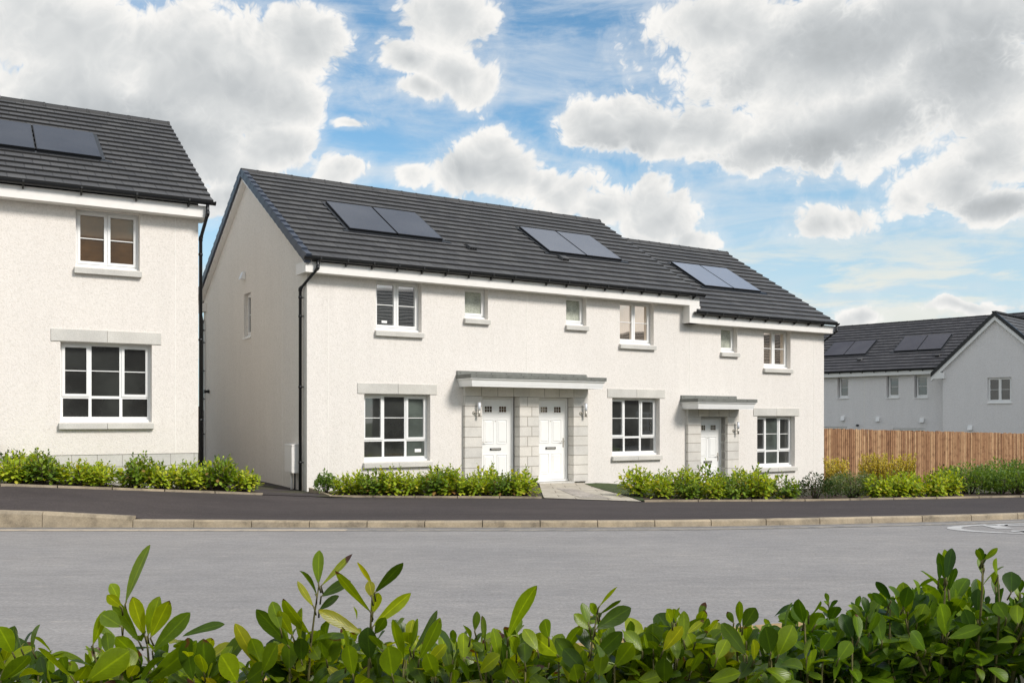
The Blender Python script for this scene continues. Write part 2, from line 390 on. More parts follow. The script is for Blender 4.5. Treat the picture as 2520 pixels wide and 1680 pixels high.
def build(name, mb, mats, parent=None, loc=None, bevel=0.):
    """link one mesh object; coordinates are those of the parent's frame"""
    if not isinstance(mats, (list, tuple)): mats = [mats]
    xs = [v[0] for v in mb.v]; ys = [v[1] for v in mb.v]; zs = [v[2] for v in mb.v]
    c = Vector(((min(xs)+max(xs))/2, (min(ys)+max(ys))/2, min(zs))) if loc is None else Vector(loc)
    me = bpy.data.meshes.new(name)
    me.from_pydata([(v[0]-c.x, v[1]-c.y, v[2]-c.z) for v in mb.v], [], mb.f)
    for m in mats: me.materials.append(MAT[m])
    me.polygons.foreach_set('material_index', mb.m)
    me.polygons.foreach_set('use_smooth', mb.sm)
    uvl = me.uv_layers.new(name='UVMap')
    flat = [c2 for f in mb.uv for p in f for c2 in p]
    uvl.data.foreach_set('uv', flat)
    me.update()
    o = bpy.data.objects.new(name, me); COL.objects.link(o)
    if bevel:
        bv = o.modifiers.new('bevel', 'BEVEL'); bv.width = bevel; bv.segments = 2; bv.limit_method = 'ANGLE'
    if parent is not None:
        o.parent = parent; o.location = c - ORG[parent.name_full]
    else: o.location = (c.x, c.y, c.z + ZO)
    ORG[o.name_full] = c
    return o
def empty(name, loc, rz=0., frame_z=None):
    """Empty at the base of a thing; its parts use a frame at (x,y) rotated rz, with z relative to the lens"""
    o = bpy.data.objects.new(name, None); COL.objects.link(o); o.empty_display_size = .3
    o.location = (loc[0], loc[1], loc[2] + ZO); o.rotation_euler = (0, 0, rz)
    ORG[o.name_full] = Vector((0, 0, loc[2]))
    return o
def tag(o, label=None, cat=None, group=None, kind=None):
    if label: o['label'] = label
    if cat: o['category'] = cat
    if group: o['group'] = group
    if kind: o['kind'] = kind
    return o
def struct(name, mb, mats, **k):
    o = build(name, mb, mats, **k); o['kind'] = 'structure'; return o

# ------------------------------------------------------------------ house pieces (frame: x along the front, y into the house, z from the lens)
def wall_grid(mb, plane, a0, a1, z0, z1, holes, depth):
    """front plane with openings. plane(a, z, d) -> point ; d into the wall"""
    A = sorted({a0, a1} | {h[0] for h in holes} | {h[1] for h in holes}); Z = sorted({z0, z1} | {h[2] for h in holes} | {h[3] for h in holes})
    for i in range(len(A)-1):
        for j in range(len(Z)-1):
            ca, cz = (A[i]+A[i+1])/2, (Z[j]+Z[j+1])/2
            if any(h[0] < ca < h[1] and h[2] < cz < h[3] for h in holes): continue
            mb.quad(plane(A[i], Z[j], 0), plane(A[i+1], Z[j], 0), plane(A[i+1], Z[j+1], 0), plane(A[i], Z[j+1], 0))
    for (h0, h1, g0, g1) in holes:
        P = lambda a, z, d: plane(a, z, d)
        mb.quad(P(h0, g0, 0), P(h0, g1, 0), P(h0, g1, depth), P(h0, g0, depth))
        mb.quad(P(h1, g1, 0), P(h1, g0, 0), P(h1, g0, depth), P(h1, g1, depth))
        mb.quad(P(h0, g1, 0), P(h1, g1, 0), P(h1, g1, depth), P(h0, g1, depth))
        mb.quad(P(h1, g0, 0), P(h0, g0, 0), P(h0, g0, depth), P(h1, g0, depth))

def window(parent, kind, x0, x1, z0, z1, glass='glass', glass2=None, stone=True, lint=False, rec=.17, swap=None, frame='white'):
    """frame > pane, sill, lintel. swap: mapping of a built point for windows not on the front"""
    mb = MB(); ft = .055; yb = rec + .07; yf = rec
    W = x1 - x0; H = z1 - z0
    panes = []
    def ring(a0, a1, c0, c1, t, y0, y1):
        mb.box(a0, a0+t, y0, y1, c0, c1); mb.box(a1-t, a1, y0, y1, c0, c1)
        mb.box(a0+t, a1-t, y0, y1, c0, c0+t); mb.box(a0+t, a1-t, y0, y1, c1-t, c1)
    zs = z0 + .045
    ring(x0, x1, zs, z1, ft, yf, yb)
    mb.box(x0, x1, yf-.06, yb, z0, zs)       # white plastic sill
    mb.box(x0-.0, x1+.0, yf-.068, yf-.05, z0-.004, z0+.028)
    def casement(a0, a1, c0, c1, bar=True, t=.05):
        ring(a0, a1, c0, c1, t, yf-.016, yb-.02)
        panes.append((a0+t, a1-t, c0+t, c1-t))
        if bar:
            zm = (c0+c1)/2; mb.box(a0+t, a1-t, yf+.006, yf+.022, zm-.008, zm+.008)
    if kind == 'two':
        xm = (x0+x1)/2
        mb.box(xm-.025, xm+.025, yf, yb, zs+ft, z1-ft)
        casement(x0+ft-.015, xm-.006, zs+ft-.015, z1-ft+.015); casement(xm+.006, x1-ft+.015, zs+ft-.015, z1-ft+.015)
        mb.box(xm-.14, xm+.14, yf-.014, yf, z1-.032, z1-.012)
    elif kind == 'one':
        casement(x0+ft-.015, x1-ft+.015, zs+ft-.015, z1-ft+.015, bar=False)
    elif kind == 'bar':
        casement(x0+ft-.015, x1-ft+.015, zs+ft-.015, z1-ft+.015, bar=True)
    elif kind == 'triple':
        zt = z0 + H * .315; m1 = x0 + W*.325; m2 = x0 + W*.665
        for mx in (m1, m2): mb.box(mx-.026, mx+.026, yf, yb, zs+ft, z1-ft)
        mb.box(x0+ft, m1-.026, yf, yb, zt-.026, zt+.026); mb.box(m1+.026, m2-.026, yf, yb, zt-.026, zt+.026); mb.box(m2+.026, x1-ft, yf, yb, zt-.026, zt+.026)
        casement(x0+ft-.015, m1-.012, zt+.012, z1-ft+.015); casement(m2+.012, x1-ft+.015, zt+.012, z1-ft+.015)
        for cx_ in ((x0+ft+m1)/2, (m2+x1-ft)/2): mb.box(cx_-.13, cx_+.13, yf-.03, yf-.016, z1-ft-.02, z1-ft+.0)
        panes.append((m1+.026, m2-.026, zt+.026, z1-ft)); zm = (zt + z1)/2-.01
        mb.box(m1+.026, m2-.026, yf+.006, yf+.022, zm-.008, zm+.008)
        for a, b_ in ((x0+ft, m1-.026), (m1+.026, m2-.026), (m2+.026, x1-ft)): panes.append((a, b_, zs+ft, zt-.026))
    g = MB()
    for k, (a0, a1, c0, c1) in enumerate(panes):
        g.mi = 1 if glass2 and k in glass2[1] else 0
        y = yf + .026
        g.quad((a0, y, c0), (a1, y, c0), (a1, y, c1), (a0, y, c1))
    g2 = [glass] + ([glass2[0]] if glass2 else [])
    if swap:
        mb.v = [swap(v) for v in mb.v]; g.v = [swap(v) for v in g.v]
    w = build('window', mb, frame, parent)
    build('pane', g, g2, w)
    if stone:
        s = MB(); n = 2 if W > 1.4 else 1
        for k in range(n):
            a = x0-.03 + (W+.06)/n*k; b_ = a + (W+.06)/n - (.006 if k < n-1 else 0)
            s.prism_s([(-.085, z0-.13), (.03, z0-.13), (.03, z0-.006), (-.085, z0-.028)], a, b_)
        build('sill', s, 'stone', w, bevel=.004)
    if lint:
        s = MB(); xm = (x0+x1)/2
        s.box(x0-.16, xm-.003, -.018, .05, z1+.01, z1+.235); s.box(xm+.003, x1+.17, -.018, .05, z1+.01, z1+.235)
        build('lintel', s, 'stone', w, bevel=.004)
    return w

def roof_slopes(name, parent, x0, x1, oe, ze, orr, zr, n=17, mat='tile', both=True, sgn=1, x1_top=None):
    """stepped tile courses; oe/orr are distances in front (+) of the wall face"""
    mb = MB()
    def slope(oe, orr, x_a, x_b):
        L = math.hypot(oe-orr, zr-ze); ux, uz = (orr-oe)/L, (zr-ze)/L      # up the slope in (o, z)
        sg = 1 if oe > orr else -1
        nx, nz = uz*sg, abs(ux)                                           # outward normal in (o, z)
        for k in range(n):
            a = L*k/n - (.02 if k else .03); b_ = L*(k+1)/n
            lo, hi, th = .050, .008, .040
            def P(x, d, h): return (x, -(oe + ux*d + nx*h), ze + uz*d + nz*h)
            q = [P(x_a, a, lo), P(x_b, a, lo), P(x_b, b_, hi), P(x_a, b_, hi)]
            if sg < 0: q = q[::-1]
            uv = [(x_a, k+.02), (x_b, k+.02), (x_b, k+.98), (x_a, k+.98)]
            if sg < 0: uv = uv[::-1]
            mb.quad(*q, uv=uv)
            bt = [P(x_a, a, lo-th), P(x_b, a, lo-th), P(x_b, a, lo), P(x_a, a, lo)]
            if sg < 0: bt = bt[::-1]
            mb.quad(*bt, uv=[(x_a, k), (x_b, k), (x_b, k), (x_a, k)])  # course edge takes the dark joint colour, a painted shadow line under each course
            for x in (x_a, x_b):
                mb.quad(P(x, a, lo), P(x, a, lo-th), P(x, b_, hi-.02), P(x, b_, hi), uv=[(x+.1, k+.5)]*4)
        # underside
        mb.quad((x_a, -oe, ze-.01), (x_b, -oe, ze-.01), (x_b, -orr, zr-.01), (x_a, -orr, zr-.01), uv=[(x_a+.1, .5)]*4)
    slope(oe, orr, x0, x1)
    if both: slope(orr*2-oe, orr, x0, x1)
    r = build(name, mb, mat, parent)
    return r
def ridge_caps(parent, x0, x1, o, z, mat='tile', seg=.45):
    mb = MB(); n = max(1, round((x1-x0)/seg)); L = (x1-x0)/n
    for k in range(n):
        a = x0+k*L; b_ = a + L - .006; h = random.uniform(-.004, .004)
        pr = [(-o-.125, z-.05), (-o-.10, z+.015+h), (-o-.04, z+.058+h), (-o+.04, z+.058+h), (-o+.10, z+.015+h), (-o+.125, z-.05)]
        mb.prism_s(pr[::-1], a, b_)
        pr2 = [(y*1+(y+o)*.05, zz+.006) for y, zz in pr]
        mb.prism_s(pr2[::-1], b_-.045, b_)
    for u in range(len(mb.uv)): mb.uv[u] = [(.15, .5)]*len(mb.uv[u])
    return build('ridge', mb, mat, parent)
def verge_caps(parent, x0, oe, ze, orr, zr, n, side=-1, mat='verge'):
    """dry verge units: one cap per course, front and rear slope"""
    mb = MB()
    for so in (0, 1):
        e = oe if so == 0 else orr*2-oe; sg = 1 if so == 0 else -1
        L = math.hypot(e-orr, zr-ze); ux, uz = (orr-e)/L, (zr-ze)/L; nx, nz = uz*sg, abs(ux)
        for k in range(n):
            a = L*k/n-.03; b_ = L*(k+1)/n+.01
            def P(x, d, h): return (x, -(e+ux*d+nx*h), ze+uz*d+nz*h)
            xa, xb = x0-.03*(-side), x0+.06*(-side)
            xb2 = x0+.10*(-side)
            vs = [P(xa, a, -.13), P(xb2, a, -.13), P(xb2, a, .078), P(xa, a, .078), P(xa, b_, -.115), P(xb2, b_, -.115), P(xb2, b_, .036), P(xa, b_, .036)]
            mb.mesh(vs, [(0, 1, 2, 3), (7, 6, 5, 4), (0, 4, 5, 1), (1, 5, 6, 2), (2, 6, 7, 3), (3, 7, 4, 0)])
    return build('verge', mb, mat, parent)
def gutter(parent, x0, x1, o, z, ends=True, mat='black', sp=.6, br_o=None, hooks=True):
    mb = MB(); r = .062
    pr = [(-(o + r*math.cos(t)), z + r*.0 - r*math.sin(t)) for t in [math.pi*k/8 for k in range(9)]]
    pr_in = [(-(o + (r-.008)*math.cos(t)), z - (r-.008)*math.sin(t)) for t in [math.pi*k/8 for k in range(9)]]
    mb.prism_s(pr + pr_in[::-1], x0, x1)
    for xe in (x0, x1): mb.prism_s([(-(o + (r+.008)*math.cos(t)), z+.006 - (r+.008)*math.sin(t)) for t in [math.pi*k/8 for k in range(9)]], xe-.012, xe+.012)
    if hooks:
        x = x0 + .35
        while x < x1-.1:
            mb.prism_s([(-(o+r+.012), z+.012), (-(o+r+.012), z-.03), (-o+.0, z-.085), (-o+.06, z-.125), (-o+.085, z-.125), (-o+.085, z-.02), (-o+.03, z-.068), (-(o+r), z-.0)], x-.016, x+.016)
            x += sp
        # joint brackets
        x = x0 + 2.0
        while x < x1-.5:
            mb.prism_s([(-(o + (r+.007)*math.cos(t)), z+.004 - (r+.007)*math.sin(t)) for t in [math.pi*k/8 for k in range(9)]], x-.05, x+.05); x += 3.9
    return build('gutter', mb, mat, parent)
def downpipe(parent, pts, z_clips, dirn, mat='black', r=.034):
    mb = MB(); mb.tube(pts, r, 10)
    for p in pts[1:-1]:
        i = pts.index(p)
        a = Vector(pts[i-1]); b_ = Vector(pts[i+1]); c = Vector(p)
        mb.tube([c+(a-c).normalized()*.05, c, c+(b_-c).normalized()*.05], r+.007, 10)
    x, y = pts[-1][0], pts[-1][1]
    for z in z_clips:
        mb.tube([(x, y, z-.025), (x, y, z+.025)], r+.008, 10)
        mb.box(x-.012 if dirn[0] == 0 else min(x, x+dirn[0]*.1), x+.012 if dirn[0] == 0 else max(x, x+dirn[0]*.1), y-.012 if dirn[1] == 0 else min(y, y+dirn[1]*.1), y+.012 if dirn[1] == 0 else max(y, y+dirn[1]*.1), z-.01, z+.01)
    return build('downpipe', mb, mat, parent)
def roof_pt(oe, ze, orr, zr, d, h):
    L = math.hypot(oe-orr, zr-ze); ux, uz = (orr-oe)/L, (zr-ze)/L
    return -(oe+ux*d+uz*h), ze+uz*d-ux*h
def solar_pair(parent, xs, d0, d1, geo, mat='solar'):
    for (a, b_) in xs:
        mb = MB()
        def P(x, d, h): y, z = roof_pt(*geo, d, h); return (x, y, z)
        def slab(a, b_, da, db, h0, h1):
            vs = [P(a, da, h0), P(b_, da, h0), P(b_, db, h0), P(a, db, h0), P(a, da, h1), P(b_, da, h1), P(b_, db, h1), P(a, db, h1)]
            mb.mesh(vs, [(3, 2, 1, 0), (4, 5, 6, 7), (0, 1, 5, 4), (1, 2, 6, 5), (2, 3, 7, 6), (3, 0, 4, 7)])
        mb.mi = 1
        slab(a, b_, d0, d1, -.01, .088)
        mb.mi = 0
        slab(a+.012, b_-.012, d0+.012, d1-.012, .086, .094)
        build('solar_panel', mb, [mat, 'black'], parent)
    mb = MB()
    a, b_ = xs[0][0], xs[-1][1]
    def slab2(a, b_, da, db, h0, h1):
        vs = [P(a, da, h0), P(b_, da, h0), P(b_, db, h0), P(a, db, h0), P(a, da, h1), P(b_, da, h1), P(b_, db, h1), P(a, db, h1)]
        mb.mesh(vs, [(3, 2, 1, 0), (4, 5, 6, 7), (0, 1, 5, 4), (1, 2, 6, 5), (2, 3, 7, 6), (3, 0, 4, 7)])
    slab2(a-.17, b_+.2, d0-.12, d0-.015, .0, .047)
    slab2(a-.085, a-.015, d0-.01, d1+.06, .0, .05); slab2(b_+.015, b_+.075, d0-.01, d1+.02, .0, .052)
    build('flashing', mb, 'black', parent)
def roof_vent(parent, x, d, geo):
    mb = MB()
    def P(x, d, h): y, z = roof_pt(*geo, d, h); return (x, y, z)
    vs = [P(x-.11, d-.14, .03), P(x+.11, d-.14, .03), P(x+.11, d+.2, .03), P(x-.11, d+.2, .03), P(x-.1, d-.14, .11), P(x+.1, d-.14, .11), P(x+.1, d+.05, .10), P(x-.1, d+.05, .10)]
    mb.mesh(vs, [(3, 2, 1, 0), (4, 5, 6, 7), (0, 1, 5, 4), (1, 2, 6, 5), (2, 3, 7, 6), (3, 0, 4, 7)])
    mb.mi = 1
    for k in range(3):
        c = x-.065+.065*k
        vs = [P(c-.022, d-.145, .045), P(c+.022, d-.145, .045), P(c+.022, d-.145, .095), P(c-.022, d-.145, .095)]
        mb.mesh(vs, [(0, 1, 2, 3)])
    build('roof_vent', mb, ['tile', 'black'], parent)
def wall_lamp(parent, x, z, y=-.1):
    mb = MB(); mb.tube([(x-.09, y+.0, z-.06), (x-.09, y-.02, z-.06)], .042, 14)
    mb.tube([(x-.09, y-.02, z-.06), (x-.05, y-.075, z-.06), (x, y-.09, z-.06)], .013, 8)
    mb.tube([(x, y-.09, z-.16), (x, y-.09, z+.0)], .028, 14)
    o = build('wall_lamp', mb, 'steel', parent)
    g = MB(); g.tube([(x, y-.09, z+.0), (x, y-.09, z+.175)], .034, 14); g.mi = 1; g.tube([(x, y-.09, z+.175), (x, y-.09, z+.184)], .035, 14)
    build('lamp_shade', g, ['opal', 'steel'], o)
def door(parent, x0, x1, z0, z1, y=.15, handle='right', dz=0.):
    """white panelled door in its frame, behind the stone surround"""
    mb = MB(); t = .055
    mb.box(x0, x0+t, y, y+.08, z0, z1); mb.box(x1-t, x1, y, y+.08, z0, z1); mb.box(x0+t, x1-t, y, y+.08, z1-t, z1)
    mb.box(x0, x1, y-.03, y+.08, z0-.03, z0+.012)
    build('door_frame', mb, 'white', parent, bevel=.004)
    a, b_, c, e = x0+t+.004, x1-t-.004, z0+.02, z1-t-.004
    mb = MB(); mb.box(a, b_, y+.02, y+.065, c, e)
    W = b_-a; H = e-c
    def panel(u0, u1, v0, v1):
        X0, X1, Z0, Z1 = a+W*u0, a+W*u1, c+H*v0, c+H*v1
        s = .012
        # moulded ring and raised field
        for (p0, p1, q0, q1) in ((X0, X0+s, Z0, Z1), (X1-s, X1, Z0, Z1), (X0+s, X1-s, Z0, Z0+s), (X0+s, X1-s, Z1-s, Z1)): mb.box(p0, p1, y+.009, y+.021, q0, q1)
        i = .032
        vs = [(X0+i, y+.019, Z0+i), (X1-i, y+.019, Z0+i), (X1-i, y+.019, Z1-i), (X0+i, y+.019, Z1-i)]
        j = i+.022
        vs += [(X0+j, y+.008, Z0+j), (X1-j, y+.008, Z0+j), (X1-j, y+.008, Z1-j), (X0+j, y+.008, Z1-j)]
        mb.mesh(vs, [(4, 5, 6, 7), (0, 1, 5, 4), (1, 2, 6, 5), (2, 3, 7, 6), (3, 0, 4, 7)])
    for u0, u1 in ((.13, .45), (.55, .87)):
        panel(u0, u1, .46, .755); panel(u0, u1, .07, .33)
    for (u0, u1) in ((.14, .41), (.59, .86)):
        X0, X1, Z0, Z1 = a+W*u0, a+W*u1, c+H*.835, c+H*.925; s = .02
        for (p0, p1, q0, q1) in ((X0, X0+s, Z0, Z1), (X1-s, X1, Z0, Z1), (X0+s, X1-s, Z0, Z0+s), (X0+s, X1-s, Z1-s, Z1)): mb.box(p0, p1, y+.004, y+.021, q0, q1)
    dr = build('door', mb, 'door', parent)
    for (u0, u1) in ((.14, .41), (.59, .86)):
        g = MB()
        X0, X1, Z0, Z1 = a+W*u0+.02, a+W*u1-.02, c+H*.835+.02, c+H*.925-.02
        g.mi = 0; g.quad((X0, y+.016, Z0), (X1, y+.016, Z0), (X1, y+.016, Z1), (X0, y+.016, Z1))
        g.mi = 1
        for fx in (.33, .67): xx = X0+(X1-X0)*fx; g.box(xx-.004, xx+.004, y+.010, y+.0165, Z0, Z1)
        zz = (Z0+Z1)/2; g.box(X0, X1, y+.0085, y+.0165, zz-.004, zz+.004)
        build('door_glazing', g, ['glass_brown', 'trim'], dr)
    lb = MB(); xm = (a+b_)/2; zl = c+H*.395
    lb.box(xm-.15, xm+.15, y-.0, y+.0195, zl-.025, zl+.025); lb.mi = 1; lb.box(xm-.125, xm+.125, y-.006, y+.0, zl-.014, zl+.012)
    build('letterbox', lb, ['black', 'steel'], dr)
    h = MB(); hx = b_-.06 if handle == 'right' else a+.06; sg = -1 if handle == 'right' else 1; zh = c+H*.47
    h.box(hx-.017, hx+.017, y+.008, y+.0195, zh-.13, zh+.1); h.tube([(hx, y+.01, zh+.02), (hx, y-.04, zh+.02), (hx+sg*.11, y-.042, zh+.02)], .009, 8)
    sp_ = MB(); sp_.tube([(xm, y+.02, c+H*.735), (xm, y+.007, c+H*.735)], .011, 8); build('spyhole', sp_, 'steel', dr)
    build('handle', h, 'steel', dr)
    return dr
def pier(mb, x0, x1, z0, z1, yf=-.1, yb=.15, course=.24, bond=False):
    """stone blocks with fine joints"""
    z = z1; k = 0; j = .016
    while z > z0+.01:
        zz = max(z0, z-course)
        if bond:
            xm = x0+(x1-x0)*(.62 if k % 2 else .40)
            mb.box(x0, xm-j/2, yf, yb, zz+j/2, z-j/2); mb.box(xm+j/2, x1, yf, yb, zz+j/2, z-j/2)
        else: mb.box(x0, x1, yf, yb, zz+j/2, z-j/2)
        z = zz; k += 1
    mi = mb.mi; mb.mi = 1
    mb.box(x0+.005, x1-.005, yf+.004, yb-.004, z0+.004, z1-.004); mb.mi = mi
def lintel_row(mb, x0, x1, z0, z1, n, yf=-.1, yb=.15):
    for k in range(n):
        a = x0+(x1-x0)/n*k; mb.box(a+(.008 if k else 0), a+(x1-x0)/n-(.008 if k < n-1 else 0), yf, yb, z0, z1)
    mb.mi = 1; mb.box(x0+.006, x1-.006, yf+.006, yb-.006, z0+.006, z1-.006); mb.mi = 0
def canopy(parent, x0, x1, zt, endl=True, endr=True):
    """flat grey sheet roof with upstand on a white moulded cornice"""
    mb = MB()
    mb.box(x0, x1, -.70, -.0, zt-.085, zt)                       # sheet edge
    fl0 = x0+.02 if endl else x0; fl1 = x1-.12 if endr else x1
    mb.prism_s([(-.05, zt+.0), (-.035, zt+.10), (-.002, zt+.10), (-.002, zt+.0)], fl0, fl1)
    mb.mi = 1; x = x0+.15
    while x < x1-.05:
        mb.tube([(x, -.7, zt-.04), (x, -.709, zt-.04)], .008, 6); mb.tube([(x-.05, -.035, zt+.055), (x-.05, -.052, zt+.055)], .008, 6); x += .42
    c = build('canopy', mb, ['grp', 'black'], parent)
    w = MB(); i0 = .05 if endl else 0.; i1 = .05 if endr else 0.
    tz, bz = zt-.087, zt-.275
    lv = [(-.01, tz, .685), (-.008, tz-.022, .683), (.022, tz-.05, .655), (.026, tz-.06, .650), (.045, bz+.035, .632), (.05, bz+.03, .626), (.05, bz, .626)]
    rings = []
    for (ins, z, yy) in lv:
        rings.append([(x0+.03+(ins if endl else -.03), -0.0, z), (x0+.03+(ins if endl else -.03), -yy, z), (x1-.03-(ins if endr else -.03), -yy, z), (x1-.03-(ins if endr else -.03), -0.0, z)])
    for k in range(len(rings)-1):
        for j in range(3):
            if (j == 0 and not endl) or (j == 2 and not endr): continue
            a, b_ = rings[k], rings[k+1]; w.quad(a[j], b_[j], b_[j+1], a[j+1])
    w.quad(*rings[-1]); w.quad(*rings[0][::-1])
    build('cornice', w, 'white', c)
    return c

# ================================================================== THE TERRACE
ANG_T = math.atan2(.53607, .84418); C0 = (-4.3242, 19.8301)
GEO = (.38, 3.38, -4.2, 6.17)
DEP = 8.4
def fr(x, o=0.): # terrace frame -> world xy  (o in front of the facade)
    return (C0[0]+.84418*x+.53607*o, C0[1]+.53607*x-.84418*o)
def terrace_house(name, label, x0, x1, dz, base, wins, left_gable=False, right_gable=False, plinth=None):
    """x0..x1 of the common facade; dz is the step down"""
    px, py = fr(x0)
    hs = empty(name, (px, py, base), ANG_T)
    tag(hs, label, 'house', 'terraced houses in one white row')
    return hs, (lambda x: x-x0)
def house_shell(hs, W, dz, base, holes, wallmat='wall', gable_l=None, gable_r=False, geo=GEO, x_off=0., plinth_z=None, joints=(), gable_holes=(), jz=(None, None)):
    ze = geo[1]+dz; zr = geo[3]+dz; top = ze-.02
    mb = MB(); wb = base-.35
    wall_grid(mb, lambda a, z, d: (a, d, z), 0, W, wb if plinth_z is None else plinth_z, top, holes, .26)
    hy = -geo[2]
    pent = lambda x: [(x, 0, top), (x, 0, ze+.12), (x, hy, zr-.12), (x, 2*hy, ze+.12), (x, 2*hy, top)]
    mb.quad((W, 2*hy, wb), (0, 2*hy, wb), (0, 2*hy, top), (W, 2*hy, top))
    mb.mi = 1 if gable_l else 0
    wall_grid(mb, lambda a, z, d: (d, a, z), 0, 2*hy, wb, top, list(gable_holes), .14) if gable_l else mb.quad((0, 2*hy, wb), (0, 0, wb), (0, 0, top), (0, 2*hy, top))
    mb.quad(*pent(0)[::-1])
    mb.mi = 0
    mb.quad((W, 0, wb), (W, 2*hy, wb), (W, 2*hy, top), (W, 0, top)); mb.quad(*pent(W))
    o = build('wall', mb, [wallmat, 'wall_g'], hs)
    for (xj, z0, z1) in joints:
        j = MB(); j.box(xj-.007, xj+.007, -.004, .02, z0, z1); build('movement_joint', j, 'joint', hs)
    if plinth_z is not None:
        p = MB(); x = 0; k = 0
        rows = [(plinth_z-.006-.235*(i+1)+.006, plinth_z-.006-.235*i) for i in range(6)]
        for i, (a, b_) in enumerate(rows):
            xs = 0 if i % 2 == 0 else -.22
            while xs < W:
                q0, q1 = max(0, xs), min(W, xs+.44); 
                if q1-q0 > .03: p.box(q0+.004 if q0 > 0 else 0, q1-.004 if q1 < W else W-.0, .012, .1, a+.004, b_)
                xs += .44
            p.box(W-.1, W-.003, .11, 2*hy, a+.004, b_)
        p.mi = 1; p.box(.01, W-.014, .02, .09, wb, plinth_z-.01)
        build('plinth', p, ['stone', 'mortar'], hs)
def fascia(hs, x0, x1, dz, left_end=True, right_end=True, geo=GEO, bargel=False, barger=False):
    mb = MB(); z0, z1 = geo[1]-.30+dz, geo[1]-.075+dz
    mb.box(x0, x1, -.28, .03 if not (left_end or right_end) else -.002, z0, z1)
    if left_end: mb.box(x0-.004, x0+.118, -.284, .30, z0-.003, z1+.0)
    if right_end: mb.box(x1-.118, x1+.004, -.284, .30, z0-.003, z1)
    hy = -geo[2]
    for flag, xa, xb in ((bargel, -.125, -.003), (barger, x1-.125, x1)):
        if not flag: continue
        e = geo[0]
        for sg in (1, -1):
            def Y(o): return -o if sg == 1 else 2*hy+o
            zz = lambda o: geo[1]+dz+(e-o)*(geo[3]-geo[1])/(e-geo[2])
            for (o0, o1) in ((.30, geo[2]),):
                vs = []
                for x in (xa, xb):
                    vs += [(x, Y(o0), zz(o0)-.19), (x, Y(o0), zz(o0)-.035), (x, Y(o1), zz(o1)-.035), (x, Y(o1), zz(o1)-.25)]
                mb.mesh(vs, [(0, 1, 2, 3), (7, 6, 5, 4), (0, 4, 5, 1), (1, 5, 6, 2), (2, 6, 7, 3), (3, 7, 4, 0)])
        # rear box end
        if xa < 0: mb.box(xa, xb, 2*hy-.3, 2*hy+.28, z0-.003, z1)
    return build('fascia', mb, 'trim', hs)

# ---- house A (left end, shaded gable)
HB = -1.52
hsA, _ = terrace_house('terraced_house', 'white terraced house at the left end of the row, with a shaded gable and downpipe', 0, 5.56, 0, HB, None)
wz = dict(u=(1.98, 3.10), s=(2.375, 3.10), g=(-.92, .57))
house_shell(hsA, 5.56, 0, HB, [(1.58, 2.70, *wz['u']), (3.82, 4.45, *wz['s']), (1.30, 2.92, *wz['g']), (4.25, 5.56, -1.9, .56)],
            gable_l=True, gable_holes=[(3.93, 4.50, 2.06, 3.15)], joints=[(.47, -1.5, 3.08), (5.552, 1.17, 3.08)])
window(hsA, 'two', 1.58, 2.70, *wz['u'], glass='glass_up')
window(hsA, 'one', 3.82, 4.45, *wz['s'], glass='frost')
window(hsA, 'triple', 1.30, 2.92, *wz['g'], glass='glass', glass2=('glass_green', (1, 5)), lint=True)
window(hsA, 'bar', 0, .57, 2.06, 3.15, glass='glass', stone=False, rec=.10, swap=lambda v: (v[1], 4.50-v[0], v[2]))
gs = MB(); gs.box(-.03, .06, 3.90, 4.53, 2.015, 2.055); build('sill', gs, 'trim', hsA)
roof_slopes('roof', hsA, -.15, 5.56, *GEO)
ridge_caps(hsA, -.17, 5.56, -4.2, 6.17)
verge_caps(hsA, -.15, *GEO, 17)
fascia(hsA, -.13, 5.56, 0, True, False, bargel=True)
gutter(hsA, -.2, 5.56, .37, 3.375)
solar_pair(hsA, [(1.43, 2.62), (2.65, 3.84)], 1.80, 3.55, GEO)
roof_vent(hsA, 4.51, 1.55, GEO)
for (a_, b_, c_, d_) in ((1.80, 1.93, 2.16, 2.215), (2.62, 2.78, -.73, -.655)):
    mb = MB(); mb.box(a_, b_, .186, .192, c_, d_); build('notice', mb, 'white', hsA)
downpipe(hsA, [(.10, -.37, 3.32), (.10, -.37, 3.16), (-.075, .20, 2.78), (-.075, .20, HB-.2)], [2.6, 2.2, .7, -.9], (1, 0))
downpipe(hsA, [(.0, 8.77, 3.32), (.0, 8.77, 3.2), (-.075, 8.25, 2.8), (-.075, 8.25, HB-.2)], [2.55, 2.2, 1.4, .6, -.4, -1.2], (1, 0))
gutter(hsA, -.2, 5.56, -8.77, 3.375, hooks=False)
mb = MB(); mb.prism_y([(-.005, 3.52), (-.005, 3.70), (-.06, 3.70), (-.13, 3.52)], 4.36, 4.54); build('wall_vent', mb, 'white', hsA)
mb = MB(); mb.tube([(-.0, 7.8, .80), (-.05, 7.8, .80)], .05, 12); mb.tube([(-.05, 7.8, .80), (-.15, 7.8, .80)], .03, 12, .055); build('flue_terminal', mb, 'black', hsA)
mb = MB(); mb.box(-.21, -.003, .33, .80, -1.13, -.545); mb.box(-.22, -.205, .345, .785, -1.11, -.565); mb.prism_y([(-.23, -.545), (-.002, -.545), (-.002, -.50), (-.225, -.525)], .32, .81)
build('meter_box', mb, 'trim', hsA, bevel=.006)
mb = MB(); mb.tube([(-.09, .70, -1.13), (-.09, .70, -1.62)], .028, 8); mb.mi = 1; mb.tube([(-.07, .55, -1.13), (-.07, .55, -1.62)], .018, 8); build('service_pipe', mb, ['trim', 'black'], hsA)
j = MB(); j.box(-.004, .02, 1.57, 1.584, -1.5, 3.2); build('movement_joint', j, 'joint', hsA)
